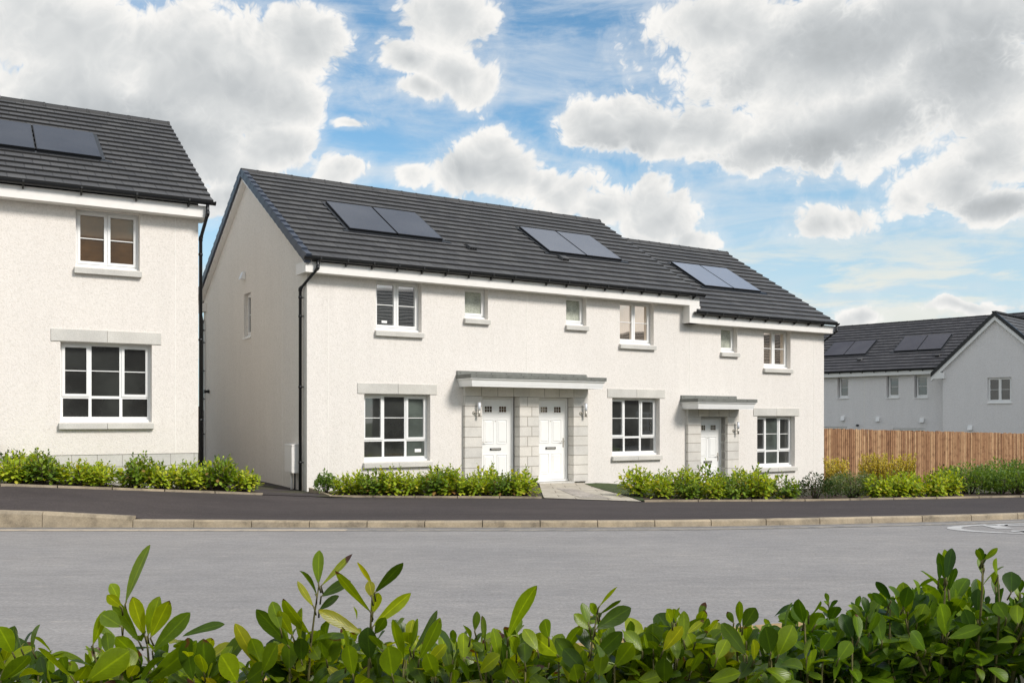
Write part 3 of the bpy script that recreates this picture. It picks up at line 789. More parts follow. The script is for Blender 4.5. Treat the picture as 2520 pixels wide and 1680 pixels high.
# porch half
mb = MB(); pier(mb, 3.77, 4.23, HB-.02, .56); lintel_row(mb, 3.77, 5.557, .56, .795, 4)
mb.mi = 0
build('porch_surround', mb, ['block', 'mortar'], hsA, bevel=.003)
rv = MB(); rv.box(4.231, 5.28, .20, .30, HB-.1, .56); build('porch_back', rv, 'trim', hsA)
door(hsA, 4.25, 5.26, HB+.03, .55, handle='left')
canopy(hsA, 3.58, 5.559, 1.04, True, False)
wall_lamp(hsA, 4.10, .235)

# ---- house B (middle)
X = 5.56
hsB, _ = terrace_house('terraced_house', 'middle house of the white terrace, its front door at the head of the slab path', 5.56, 10.86, 0, HB, None)
house_shell(hsB, 5.30, 0, HB, [(6.72-X, 7.35-X, *wz['s']), (8.43-X, 9.58-X, *wz['u']), (8.18-X, 9.79-X, *wz['g']), (0, 6.90-X, -1.9, .56)], joints=[])
window(hsB, 'one', 6.72-X, 7.35-X, *wz['s'], glass='frost')
window(hsB, 'two', 8.43-X, 9.58-X, *wz['u'], glass='glass_bright')
window(hsB, 'triple', 8.18-X, 9.79-X, *wz['g'], glass='glass', lint=True)
roof_slopes('roof', hsB, 0, 5.44, *GEO); ridge_caps(hsB, 0, 5.44, -4.2, 6.17)
fascia(hsB, 0, 5.40, 0, False, False)
mb = MB()
gutter(hsB, 0, 5.48, .37, 3.375)
solar_pair(hsB, [(7.02-X, 8.21-X), (8.24-X, 9.43-X)], 1.84, 3.55, GEO, 'solar_b')
roof_vent(hsB, 7.25-X, 1.50, GEO)
mb = MB(); pier(mb, 5.28-X, 5.84-X, HB-.02, .56, bond=True); pier(mb, 6.88-X, 7.33-X, HB-.02, .56); lintel_row(mb, .0, 7.33-X, .56, .795, 4)
build('porch_surround', mb, ['block', 'mortar'], hsB, bevel=.003)
rv = MB(); rv.box(5.85-X, 6.88-X, .24, .30, HB-.1, .56); build('porch_back', rv, 'trim', hsB)
mb = MB(); mb.box(5.84-X, 6.88-X, -.14, .2, HB-.12, HB-.01); build('doorstep', mb, 'stone', hsB)
door(hsB, 5.85-X, 6.87-X, HB+.03, .55, handle='right')
canopy(hsB, 0, 7.45-X, 1.04, False, True)
wall_lamp(hsB, 7.19-X, .235)

# ---- house C (right, half a step lower)
X = 10.86; DZ = -.47; HC = HB+DZ
hsC, _ = terrace_house('terraced_house', 'lower stepped-down house at the right end of the white terrace beside the brown fence', 10.86, 16.36, DZ, HC, None)
sh = lambda k: (wz[k][0]+DZ, wz[k][1]+DZ)
house_shell(hsC, 5.50, DZ, HC, [(12.04-X, 12.68-X, *sh('s')), (13.75-X, 14.88-X, *sh('u')), (13.48-X, 15.07-X, sh('g')[0]+.02, sh('g')[1]+.01), (11.2-X, 12.2-X, HC-.4, .09)], joints=[(.002, .75, 2.55), (15.91-X, HC+.1, 2.55)])
window(hsC, 'one', 12.04-X, 12.68-X, *sh('s'), glass='frost')
window(hsC, 'two', 13.75-X, 14.88-X, *sh('u'), glass='glass_bright')
window(hsC, 'triple', 13.48-X, 15.07-X, sh('g')[0]+.02, sh('g')[1]+.01, glass='glass', glass2=('glass_green', (2, 4)), lint=True)
roof_slopes('roof', hsC, .0, 5.62, GEO[0], GEO[1]+DZ, GEO[2], GEO[3]+DZ); ridge_caps(hsC, 0, 5.64, -4.2, 6.17+DZ)
fascia(hsC, -.26, 5.60, DZ, False, True, barger=False)
mb = MB(); mb.box(-.26, .13, -.282, -.004, GEO[1]-.075+DZ+.002, GEO[1]-.302); mb.box(-.262, .12, -.284, .0, GEO[1]-.30+DZ, GEO[1]-.30+DZ+.2)
build('eaves_box', mb, 'trim', hsC)
gutter(hsC, -.12, 5.68, .37, 3.375+DZ)
GC = (GEO[0], GEO[1]+DZ, GEO[2], GEO[3]+DZ)
solar_pair(hsC, [(12.55-X, 13.70-X), (13.73-X, 14.88-X)], 1.84, 3.55, GC, 'solar_c')
mb = MB(); pier(mb, 10.72-X, 11.19-X, HC-.02, .09); pier(mb, 12.2-X, 12.64-X, HC-.02, .09); lintel_row(mb, 10.72-X, 12.64-X, .09, .325, 5)
build('porch_surround', mb, ['block', 'mortar'], hsC, bevel=.003)
rv = MB(); rv.box(11.19-X, 12.2-X, .24, .30, HC-.1, .09); build('porch_back', rv, 'trim', hsC)
door(hsC, 11.19-X, 12.2-X, HC+.03, .08, handle='right')
canopy(hsC, 10.51-X, 12.74-X, .57)
wall_lamp(hsC, 12.52-X, -.235)
downpipe(hsC, [(5.62, -.37, 2.84), (5.62, -.37, 2.68), (5.58, .15, 2.35), (5.58, .15, HC-.2)], [2.1, 1, -.4], (-1, 0))

# ================================================================== LEFT HOUSE
A1 = math.atan2(.50168, .86505); CL = (-6.2143, 18.6268)
W1 = 8.0; DL = .88; BL = -.64
px, py = CL[0]-.86505*W1, CL[1]-.50168*W1
hsL = empty('detached_house', (px, py, -1.35), A1)
tag(hsL, 'white rendered house cut off by the left edge, standing higher than the terrace beside it', 'house')
GL = (.38, 4.26, -4.2, 7.02)
def lx(x): return W1+x
w_u = (2.86, 3.95); w_g = (-.04, 1.45)
house_shell(hsL, W1, 0, -1.35, [(lx(-2.21), lx(-1.09), *w_u), (lx(-2.47), lx(-.87), *w_g)], wallmat='wall_l', geo=GL, plinth_z=-.65, joints=[(lx(-.435), -.65, 3.95)])
window(hsL, 'two', lx(-2.21), lx(-1.09), *w_u, glass='glass_brown')
window(hsL, 'triple', lx(-2.47), lx(-.87), *w_g, glass='glass', lint=True)
roof_slopes('roof', hsL, -.15, W1+.2, *GL); ridge_caps(hsL, -.17, W1+.2, -4.2, 7.02)
fascia(hsL, -.12, W1+.13, 0, False, True, geo=GL)
gutter(hsL, -.2, W1+.24, .37, 4.255, sp=.95)
solar_pair(hsL, [(lx(-3.98), lx(-2.83)), (lx(-2.80), lx(-1.65))], 1.72, 3.38, GL, 'solar_l')
downpipe(hsL, [(W1+.10, -.37, 4.2), (W1+.10, -.37, 4.02), (W1+.075, .14, 3.62), (W1+.075, .14, -1.5)], [3.3, 1.6, 0], (-1, 0))
mb = MB(); mb.box(lx(-3.92), lx(-3.46), -.19, -.004, -.83, -.42); build('meter_box', mb, 'grp', hsL, bevel=.006)

# ================================================================== BACKGROUND HOUSE
db = Vector((.69871, -.71540)); AB = math.atan2(db.y, db.x); PB = (20.614, 45.0)
hsG = empty('cross_gabled_house', (PB[0], PB[1], -2.6), AB)
tag(hsG, 'bluish white house with a projecting gable wing behind the timber fence on the right', 'house')
OFF = 1.2
mb = MB()
wall_grid(mb, lambda a, z, d: (a, d, z), 0, 4.75, -2.9, 2.3, [(2.02, 3.05, .80, 1.95)], .2)
mb.quad((0, 0, 2.3), (4.75, 0, 2.3), (4.75, 0, 2.36), (2.375, 0, 4.66), (0, 0, 2.36))
mb.quad((0, 10, -2.9), (0, 0, -2.9), (0, 0, 2.36), (0, 10, 2.36)); mb.quad((4.75, 0, -2.9), (4.75, 10, -2.9), (4.75, 10, 2.36), (4.75, 0, 2.36))
bw = [(-5.93, -5.33, 1.16, 2.25), (-3.27, -2.64, 1.14, 2.22), (-1.85, -1.20, 1.12, 2.22)]
wall_grid(mb, lambda a, z, d: (a, OFF+d, z), -12, 0, -2.9, 2.46, bw+[(-7.2, -5.39, -2.5, -.36), (-2.95, -1.3, -2.5, -.42)], .3)
mb.quad((4.75, OFF, -2.9), (12, OFF, -2.9), (12, OFF, 2.46), (4.75, OFF, 2.46))
mb.quad((-12, OFF+9, -2.9), (-12, OFF, -2.9), (-12, OFF, 2.46), (-12, OFF+4.5, 5.1), (-12, OFF+9, 2.46))
mb.quad((12, OFF, -2.9), (12, OFF+9, -2.9), (12, OFF+9, 2.46), (12, OFF+4.5, 5.1), (12, OFF, 2.46))
mb.quad((12, OFF+9, -2.9), (-12, OFF+9, -2.9), (-12, OFF+9, 2.46), (12, OFF+9, 2.46))
build('wall', mb, 'wall_bg', hsG)
window(hsG, 'two', 2.02, 3.05, .80, 1.95, glass='glass_bg', stone=False, rec=.1)
for (a, b_, c, e) in bw:
    mb = MB(); window(hsG, 'bar', a+.04, b_, c, e, glass='glass_bg', stone=False, swap=lambda v: (v[0], v[1]+OFF+.02, v[2]))
for (a, b_, c, e) in bw: s = MB(); s.box(a-.03, b_+.03, OFF-.05, OFF+.05, c-.045, c-.003); build('sill', s, 'white', hsG)
s = MB(); s.box(2.0, 3.08, -.05, .05, .755, .797); build('sill', s, 'white', hsG)
for (a, b_, z) in ((-7.2, -5.39, -.36), (-2.95, -1.3, -.42)):
    mb = MB(); mb.box(a, b_, OFF+.06, OFF+.12, -2.5, z); mb.mi = 1
    n = 3
    for k in range(n):
        q0 = a+.09+(b_-a-.1)/n*k; mb.box(q0, q0+(b_-a-.1)/n-.1, OFF+.045, OFF+.058, -2.3, z-.1)
    build('patio_door', mb, ['white', 'glass_bg'], hsG)
for (x, z, y) in ((-5.6, -.02, OFF), (-3.7, -.07, OFF), (-1.45, -.12, OFF), (1.27, -.47, 0)):
    mb = MB(); mb.prism_s([(y-.003, z), (y-.003, z+.22), (y-.06, z+.22), (y-.15, z)], x-.10, x+.10); build('wall_vent', mb, 'white', hsG)
mb = MB(); mb.tube([(-4.78, OFF, -.28), (-4.78, OFF-.16, -.28)], .055, 10); build('flue_terminal', mb, 'black', hsG)
# long roof and gable wing roof
def bgslope():
    mb = MB(); n = 17; e = (OFF-.35, 2.55); r = (OFF+4.5, 5.40); L = math.hypot(r[0]-e[0], r[1]-e[1]); uy, uz = (r[0]-e[0])/L, (r[1]-e[1])/L
    for k in range(n):
        a, b_ = L*k/n-.02, L*(k+1)/n
        P = lambda x, d, h: (x, e[0]+uy*d-uz*h, e[1]+uz*d+uy*h)
        for (xa, xb) in ((-12.2, 12.2),):
            mb.quad(P(xa, a, .05), P(xb, a, .05), P(xb, b_, .008), P(xa, b_, .008), uv=[(xa, k+.02), (xb, k+.02), (xb, k+.98), (xa, k+.98)])
            mb.quad(P(xa, a, .0), P(xb, a, .0), P(xb, a, .05), P(xa, a, .05), uv=[(xa+.1, k+.5)]*4)
    mb.quad((-12.2, OFF+9.35, 2.55), (-12.2, r[0], r[1]), (12.2, r[0], r[1]), (12.2, OFF+9.35, 2.55), uv=[(-12, 0), (-12, 17), (12, 17), (12, 0)])
    build('roof', mb, 'tile_bg', hsG)
bgslope(); ridge_caps(hsG, -12.2, 12.2, -(OFF+4.5), 5.40, 'tile_bg', .45)
mb = MB(); xm = 2.375
for sg in (-1, 1):
    n = 14; e = (xm+sg*2.86, 2.22); r = (xm, 4.90); L = math.hypot(r[0]-e[0], r[1]-e[1]); ux, uz = (r[0]-e[0])/L, (r[1]-e[1])/L
    for k in range(n):
        a, b_ = L*k/n-.02, L*(k+1)/n
        P = lambda y, d, h: (e[0]+ux*d-uz*h*(-sg)*(1), y, e[1]+uz*d+abs(ux)*h)
        q = [P(-.12, a, .045), P(-.12, b_, .01), P(9, b_, .01), P(9, a, .045)]
        uv = [(-.12, k+.02), (-.12, k+.98), (9, k+.98), (9, k+.02)]
        mb.quad(*q, uv=uv); mb.quad(P(-.12, a, 0), P(-.12, a, .045), P(9, a, .045), P(9, a, 0), uv=[(.1, k+.5)]*4)
wr = build('wing_roof', mb, 'tile', hsG)
mb = MB()
for sg in (-1, 1):
    # black verge along the gable and white bargeboard beneath
    e = (xm+sg*2.87, 2.20); r = (xm, 4.92)
    for (mi, t0, t1, y0, y1) in ((0, -.13, .07, -.2, -.06), (1, -.33, -.13, -.15, -.004)):
        mb.mi = mi
        vs = []
        for y in (y0, y1): vs += [(e[0], y, e[1]+t0), (r[0], y, r[1]+t0), (r[0], y, r[1]+t1), (e[0], y, e[1]+t1)]
        mb.mesh(vs, [(0, 1, 2, 3), (7, 6, 5, 4), (0, 4, 5, 1), (1, 5, 6, 2), (2, 6, 7, 3), (3, 7, 4, 0)])
mb.mi = 1; mb.box(-.42, .12, -.152, .15, 1.98, 2.26)
mb.mi = 0; mb.box(xm-.1, xm+.1, -.21, 6.5, 4.93, 5.0)
build('verge', mb, ['black', 'white'], hsG)
mb = MB(); mb.box(-12.2, -.0, OFF-.28, OFF-.003, 2.27, 2.47); build('fascia', mb, 'white', hsG)
gutter(hsG, -12.2, -.3, -(OFF-.37), 2.55, sp=.62)
downpipe(hsG, [(-.35, OFF-.3, 2.2), (-.35, OFF-.3, 2.05), (-.33, OFF-.08, 1.85), (-.33, OFF-.08, -2.6)], [1.7, .9, 0., -.8], (0, 1))
def bgpt(x, d):
    e = (OFF-.35, 2.55); r = (OFF+4.5, 5.40)
geoG = (-(OFF-.35), 2.55, -(OFF+4.5), 5.40)
solar_pair(hsG, [(-7.36, -6.17), (-6.14, -4.95)], 1.80, 3.42, geoG, 'solar_bg')
solar_pair(hsG, [(-3.45, -2.26), (-2.23, -1.04)], 1.92, 3.6, geoG, 'solar_bg')
roof_vent(hsG, -5.0, 1.25, geoG); roof_vent(hsG, -.98, 1.3, geoG)
for xj in (-4.45,):
    j = MB(); j.box(xj-.008, xj+.008, OFF-.004, OFF+.02, -2.5, 2.2); build('movement_joint', j, 'joint', hsG)
# ================================================================== GROUND, ROAD, PATHS
def interp(x, pts):
    if x <= pts[0][0]: return pts[0][1]
    for (a, va), (b_, vb) in zip(pts, pts[1:]):
        if x <= b_: t = (x-a)/(b_-a); return va+(vb-va)*t
    return pts[-1][1]
def smooth_interp(x, pts, w=.8):
    return sum(interp(x+k*w/3, pts) for k in (-3, -2, -1, 0, 1, 2, 3))/7
KY = [(-60, 17), (-30, 15.2), (-14, 14.1), (-7.6, 14.0), (1.7, 14.0), (4, 14.25), (8.2, 15.1), (12, 16.5), (20, 20.5), (60, 44)]
def kerb_y(x): return smooth_interp(x, KY, 1.5)
def kerb_h(x): return interp(x, [(-7.35, .25), (-5.68, .165), (-5.62, .115), (-3, .095)])
EY = [(-60, 19), (-30, 17), (-12, 15.2), (-8.6, 15.8), (-4.64, 17.6), (-3.53, 18.3), (.6, 18.2), (2.5, 17.8), (5.6, 18.0), (10.2, 18.9), (14, 20.3), (22, 24.5), (60, 48)]
EZ = [(-12, -1.02), (-8.6, -1.1), (-4.64, -1.4), (-3.5, -1.5), (.6, -1.515), (2.5, -1.55), (14, -1.55), (60, -1.8)]
def edge_y(x): return interp(x, EY)
def edge_z(x): return interp(x, EZ)
CTRL = [(-14, 16, -1.1), (-9, 17.5, -1.15), (-6.2, 18.6, -1.33), (-4.3, 19.8, -1.52), (-3, 22, -1.5), (0, 20.5, -1.54), (0, 22.5, -1.54), (2, 23, -1.56), (2, 19, -1.55), (3, 24.3, -1.72), (5, 25.3, -2.02), (5, 20, -1.66), (7, 26.3, -2.05), (9.3, 28.2, -2.05), (7, 20, -1.66), (12, 22, -1.75),
        (10, 20, -1.6), (12, 29.5, -2.1), (18, 33, -2.25), (-6, 26, -1.45), (-8, 30, -1.4), (-12, 30, -1.3), (5, 36, -2.2), (20, 45, -2.6), (30, 40, -2.5), (0, 60, -2.6), (-30, 60, -2.2), (40, 70, -2.9), (-30, 25, -1.2)]
def gz(x, y):
    ye = edge_y(x)
    s = w = 0.
    for (a, b_, c) in CTRL:
        d = (x-a)**2+(y-b_)**2+.15; k = 1/d**1.5; s += c*k; w += k
    z = s/w; t = max(0, min(1, (y-ye)/1.6))
    return edge_z(x)*(1-t)+z*t
# road
mb = MB(); xs = [-60+2*k for k in range(61)]
for a, b_ in zip(xs, xs[1:]):
    mb.quad((a, 2.5, -1.6), (b_, 2.5, -1.6), (b_, kerb_y(b_)+.05, -1.6), (a, kerb_y(a)+.05, -1.6))
struct('road', mb, 'road')
# far footpath
mb = MB(); xs = [-60+.5*k for k in range(241)]
for a, b_ in zip(xs, xs[1:]):
    for j in range(4):
        t0, t1 = j/4, (j+1)/4
        def P(x, t):
            y0, z0 = kerb_y(x)+.12, -1.6+kerb_h(x)-.004; y1, z1 = edge_y(x), edge_z(x)
            return (x, y0+(y1-y0)*t, z0+(z1-z0)*t)
        mb.quad(P(a, t0), P(b_, t0), P(b_, t1), P(a, t1))
struct('footpath', mb, 'path')
# kerb stones
mb = MB(); x = -40.
cuts = [-40]
while cuts[-1] < 40: cuts.append(cuts[-1]+.86)
cuts = [c for c in cuts if c < -8.4 or c > -4.9] + [-7.0, -5.65]; cuts = sorted(cuts)
for a, b_ in zip(cuts, cuts[1:]):
    g = .006; n = 3
    for k in range(n):
        p, q = a+g+(b_-a-2*g)*k/n, a+g+(b_-a-2*g)*(k+1)/n
        if a >= -5.66: hp, hq = kerb_h(max(p, -5.62)), kerb_h(max(q, -5.6))
        else: hp, hq = kerb_h(min(p, -5.7)), kerb_h(min(q, -5.7))
        fs = []
        for (X_, h) in ((p, hp), (q, hq)):
            y = kerb_y(X_); bt = .045 if a < -5.66 else .02
            fs.append([(X_, y, -1.65), (X_, y+.008, -1.6+h-bt), (X_, y+.02+bt*.3, -1.6+h), (X_, y+.135, -1.6+h), (X_, y+.135, -1.65)])
        for j in range(4): mb.quad(fs[0][j], fs[1][j], fs[1][j+1], fs[0][j+1])
        if k == 0: mb.quad(*fs[0])
        if k == n-1: mb.quad(*fs[1][::-1])
struct('kerb', mb, 'kerb')
# weld each stone to one island for its own tint
# channel blocks along the kerb foot and a worn line
for (nm, y0, y1, xa, xb, mt, z) in (('gutter_strip', .003, .11, -30, 30, 'line2', -1.596), ('edge_line', .26, .46, -14, -2.4, 'line', -1.595), ('edge_line', .30, .44, -2.4, 9, 'line2', -1.595)):
    mb = MB(); x = xa
    while x < xb-.01:
        x2 = min(xb, x+.86); mb.quad((x+.004, kerb_y(x)-y1, z), (x2, kerb_y(x2)-y1, z), (x2, kerb_y(x2)-y0, z), (x+.004, kerb_y(x)-y0, z)); x = x2
    struct(nm, mb, mt)
# garden ground behind the footpath, out to the horizon
mb = MB(); offs = [0, .25, .5, .8, 1.2, 1.6, 2, 2.6, 3.2, 4, 5, 6, 7.5, 9, 11, 13, 16, 20, 26, 35]
xs = [-40+1.*k for k in range(91)]
for a, b_ in zip(xs, xs[1:]):
    for o0, o1 in zip(offs, offs[1:]):
        mb.quad(*[(x, edge_y(x)+o, gz(x, edge_y(x)+o)) for x, o in ((a, o0), (b_, o0), (b_, o1), (a, o1))])
struct('garden_ground', mb, 'ground')
mb = MB(); S = 900
mb.quad((-S, -S, -3.0), (S, -S, -3.0), (S, S, -3.0), (-S, S, -3.0)); struct('ground', mb, 'turf')
def sheet(name, pts_l, pts_r, lift, mat, nu=6, nv=14, **k):
    """sheet between two poly-lines given in (x, y), draped on the ground"""
    mb = MB()
    def at(pl, t):
        t *= len(pl)-1; i = min(int(t), len(pl)-2); f = t-i
        return (pl[i][0]*(1-f)+pl[i+1][0]*f, pl[i][1]*(1-f)+pl[i+1][1]*f)
    def P(u, v):
        a, b_ = at(pts_l, v), at(pts_r, v); x, y = a[0]*(1-u)+b_[0]*u, a[1]*(1-u)+b_[1]*u
        ye = edge_y(x)
        z = gz(x, y) if y >= ye else edge_z(x)
        return (x, y, z+lift)
    for i in range(nu):
        for j in range(nv):
            q = [P(i/nu, j/nv), P((i+1)/nu, j/nv), P((i+1)/nu, (j+1)/nv), P(i/nu, (j+1)/nv)]
            mb.quad(*q, uv=[(p[0], p[1]) for p in q])
    return struct(name, mb, mat, **k)
sheet('slab_path', [(.62, 18.19), (.66, 23.0)], [(2.45, 17.8), (2.3, 19.2), (1.75, 22.9), (1.9, 23.4)], .012, 'paving')
sheet('gravel_patch', [(1.35, 18.35), (1.0, 21.2)], [(1.95, 18.3), (1.35, 21.2)], .018, 'gravel', 3, 6)
sheet('side_lane', [(-4.66, 17.55), (-5.9, 18.8), (-8.5, 23.2), (-9.6, 25.5)], [(-3.55, 18.25), (-4.25, 19.85), (-5.9, 22.6), (-8.6, 26.7)], .010, 'path', 6, 14)
sheet('lawn_strip', [(1.76, 22.85), (2.32, 19.2), (2.47, 17.83)], [(3.0, 24.0), (3.0, 20.5), (3.0, 18.6)], .02, 'turf', 4, 10)
def bed(pts_f, pts_b): sheet('soil_bed', pts_f, pts_b, .022, 'soil', 5, 16)
bed([(-12, 15.25), (-8.6, 15.85), (-4.68, 17.62)], [(-12, 17.0), (-9, 17.1), (-5.9, 18.7)])
bed([(-3.5, 18.32), (.55, 18.24)], [(-4.1, 19.7), (.55, 20.0)])
bed([(2.55, 17.84), (5.6, 18.04), (10.2, 18.94), (14, 20.35)], [(2.6, 20), (5.6, 20.1), (10.2, 21.6), (14, 24)])
# timber/concrete edging
def edging(pts, name='garden_edging'):
    mb = MB()
    for (a, b_) in zip(pts, pts[1:]):
        n = max(1, round(math.dist(a, b_)/.9))
        for k in range(n):
            p = [a[i]+(b_[i]-a[i])*(k+.01)/n for i in (0, 1)]; q = [a[i]+(b_[i]-a[i])*(k+.99)/n for i in (0, 1)]
            d = Vector((q[0]-p[0], q[1]-p[1])).normalized(); nn = Vector((-d.y, d.x))*.028
            zp, zq = max(gz(*p), edge_z(p[0]))+.035, max(gz(*q), edge_z(q[0]))+.035
            vs = []
            for (c, z) in ((p, zp), (q, zq)):
                vs += [(c[0]-nn.x, c[1]-nn.y, z-.12), (c[0]-nn.x, c[1]-nn.y, z), (c[0]+nn.x, c[1]+nn.y, z), (c[0]+nn.x, c[1]+nn.y, z-.12)]
            mb.mesh(vs, [(0, 1, 2, 3), (7, 6, 5, 4), (0, 4, 5, 1), (1, 5, 6, 2), (2, 6, 7, 3), (3, 7, 4, 0)])
    struct(name, mb, 'kerb')
edging([(-12, 15.2), (-8.6, 15.8), (-4.66, 17.6)]); edging([(-3.52, 18.3), (.58, 18.2)]); edging([(2.5, 17.8), (5.6, 18.0), (10.2, 18.9), (14, 20.3)])
edging([(-3.52, 18.3), (-4.2, 19.55)])
# near side: kerb and verge under the camera
def near_y(x): return interp(x, [(-40, 2.6), (-6, 3.9), (-2.5, 5.1), (.2, 6.2), (1.4, 6.74), (4, 7.6), (10, 9), (40, 16)])
mb = MB(); x = -12.
while x < 16:
    x2 = x+.86; vs = []
    for X_ in (x+.006, x2-.006):
        y = near_y(X_); vs += [(X_, y, -1.65), (X_, y-.02, -1.49), (X_, y-.14, -1.49), (X_, y-.14, -1.65)]
    mb.mesh(vs, [(0, 1, 5, 4)[::-1], (1, 2, 6, 5)[::-1], (2, 3, 7, 6)[::-1], (0, 1, 2, 3), (7, 6, 5, 4)]); x = x2
struct('near_kerb', mb, 'kerb_y')
mb = MB(); xs = [-40+2*k for k in range(41)]
for a, b_ in zip(xs, xs[1:]):
    mb.quad((a, -60, -1.5), (b_, -60, -1.5), (b_, near_y(b_)-.13, -1.5), (a, near_y(a)-.13, -1.5))
struct('near_verge', mb, 'ground')
# speed roundel painted on the road at the right
def ellipse_ring(mb, cx, cy, a, b_, t, z, n=72):
    for k in range(n):
        q = []
        for (kk, ra, rb) in ((k, a, b_), (k+1, a, b_), (k+1, a-t*2.1, b_-t), (k, a-t*2.1, b_-t)):
            th = 2*math.pi*kk/n; q.append((cx+ra*math.cos(th), cy+rb*math.sin(th), z))
        mb.quad(*q)
def stroke(mb, pts, wx, wy, z):
    for (p, q) in zip(pts, pts[1:]):
        d = Vector((q[0]-p[0], q[1]-p[1])).normalized(); n = Vector((-d.y*wx, d.x*wy))
        mb.quad((p[0]-n.x-d.x*.02, p[1]-n.y-d.y*.02, z), (q[0]-n.x+d.x*.02, q[1]-n.y+d.y*.02, z), (q[0]+n.x+d.x*.02, q[1]+n.y+d.y*.02, z), (p[0]+n.x-d.x*.02, p[1]+n.y-d.y*.02, z))
mb = MB(); RC = (8.55, 13.78)
ellipse_ring(mb, *RC, 2.15, .78, .10, -1.594)
# "20" reading along the road (top of the figures towards +x), figures side by side across it
def fig(pts, oy): return [(RC[0]-1.3+2.6*v, RC[1]+oy-.24*u*2+.24) for u, v in pts]
two = [(0, .8), (.1, .93), (.3, 1), (.7, 1), (.9, .9), (1, .75), (.9, .58), (.1, .1), (0, 0), (1, 0)]
zero = [(.5+.5*math.sin(t), .5+.5*math.cos(t)) for t in [2*math.pi*k/20 for k in range(21)]]
stroke(mb, fig(two, .31), .13, .045, -1.5935); stroke(mb, fig(zero, -.31), .13, .045, -1.5935)
struct('speed_roundel', mb, 'mark')

# ================================================================== FENCES
def board_fence(name, p0, p1, top0, top1, bot0, bot1, pitch, label, mat='wood'):
    L = math.dist(p0, p1); ang = math.atan2(p1[1]-p0[1], p1[0]-p0[0])
    o = empty(name, (p0[0], p0[1], bot0), ang); tag(o, label, 'fence')
    mb = MB(); rl = MB(); po = MB()
    n = int(L/pitch); rnd = random.Random(3)
    for k in range(n):
        x = k*pitch; t = x/L; w = pitch*rnd.uniform(.72, .86); zt = top0+(top1-top0)*t+rnd.uniform(-.014, .014); zb = bot0+(bot1-bot0)*t
        y = rnd.uniform(-.004, .004); mb.box(x, x+w, y-.018, y, zb, zt)
    for f in (.14, .5, .86):
        a = [(0, .0, bot0+(top0-bot0)*f), (L, .0, bot1+(top1-bot1)*f)]
        vs = []
        for (x, y, z) in a: vs += [(x, .006, z-.04), (x, .006, z+.04), (x, .05, z+.04), (x, .05, z-.04)]
        rl.mesh(vs, [(0, 1, 2, 3), (7, 6, 5, 4), (0, 4, 5, 1), (1, 5, 6, 2), (2, 6, 7, 3), (3, 7, 4, 0)])
    for k in range(int(L/1.9)+1):
        x = min(L-.1, k*1.9); t = x/L; po = MB(); po.box(x, x+.09, .068, .15, bot0+(bot1-bot0)*t-.1, top0+(top1-top0)*t-.08); build('post', po, mat, o)
    bb = MB()
    for k in range(n):
        x = (k+.5)*pitch; t = x/L; zt = top0+(top1-top0)*t-rnd.uniform(.05, .16); bb.box(x, x+pitch*.8, .052, .066, bot0+(bot1-bot0)*t, zt)
    build('back_boards', bb, mat, o)
    build('boards', mb, mat, o); build('rails', rl, mat, o)
    return o
fp0 = fr(16.36, -.3); fp1 = (fp0[0]+.84418*16, fp0[1]+.53607*16)
board_fence('timber_fence', fp0, fp1, -.255, -.60, -2.15, -2.45, .098, 'long brown vertical board fence running right from the end of the terrace')
g0 = (-9.9, 27.6)
board_fence('side_fence', g0, (g0[0]+3.4, g0[1]+1.9), .40, .40, -1.6, -1.6, .12, 'dark board fence closing the narrow gap between the left house and the terrace', 'wood_d')

# ================================================================== PLANTS
LT = {6: [0, .16, .36, .58, .78, .93, 1], 8: [0, .12, .27, .43, .59, .74, .87, .96, 1], 2: [0, .55, 1], 3: [0, .35, .7, 1]}
def leaf_profile(n, kind):
    """half-width along the leaf: wedge base, broad towards a blunt tip"""
    out = []
    for t in LT[n]:
        if kind == 'laurel': w = (t**.85)*max(0, 1-t**3.2)**.85
        else: w = math.sin(math.pi*t)**.8 if 0 < t < 1 else 0
        out.append(w)
    m = max(out); return [w/m for w in out]
PROF = {('laurel', 6): leaf_profile(6, 'laurel'), ('laurel', 8): leaf_profile(8, 'laurel'), ('plain', 2): leaf_profile(2, 'plain'), ('plain', 3): leaf_profile(3, 'plain')}
def add_leaf(mb, base, dirn, up, L, W, n=6, kind='laurel', fold=.25, curl=.2, rnd=random, twist=0., wave=.0):
    """one leaf: folded at the midrib, curling along its length; one island"""
    d = Vector(dirn).normalized(); u = Vector(up); u = (u-d*u.dot(d))
    u = u.normalized() if u.length > 1e-4 else d.orthogonal().normalized()
    s = d.cross(u)
    if twist:
        c, sn = math.cos(twist), math.sin(twist); u, s = u*c+s*sn, s*c-u*sn
    pr = PROF[(kind, n)]; i0 = len(mb.v); p = Vector(base); ang = 0.; ts = LT[n]
    ph = rnd.uniform(0, 6)
    for k in range(n+1):
        w = W/2*pr[k]; t = ts[k]; step = L*(ts[min(k+1, n)]-t)
        dd = d*math.cos(ang)-u*math.sin(ang); uu = u*math.cos(ang)+d*math.sin(ang)
        wl = wave*L*math.sin(ph+t*9)*.5
        mb.v.append(tuple(p+s*(-w)+uu*(w*fold+wl))); mb.v.append(tuple(p)); mb.v.append(tuple(p+s*w+uu*(w*fold-wl)))
        p = p+dd*step; ang += curl/n*2
    for k in range(n):
        a = i0+3*k
        for j in (0, 1):
            mb.f.append((a+j, a+j+1, a+j+4, a+j+3)); mb.m.append(mb.mi); mb.sm.append(True)
            mb.uv.append([((j)/2, ts[k]), ((j+1)/2, ts[k]), ((j+1)/2, ts[k+1]), ((j)/2, ts[k+1])])
def rvec(rnd):
    while True:
        v = Vector((rnd.uniform(-1, 1), rnd.uniform(-1, 1), rnd.uniform(-1, 1)))
        if .05 < v.length < 1: return v.normalized()
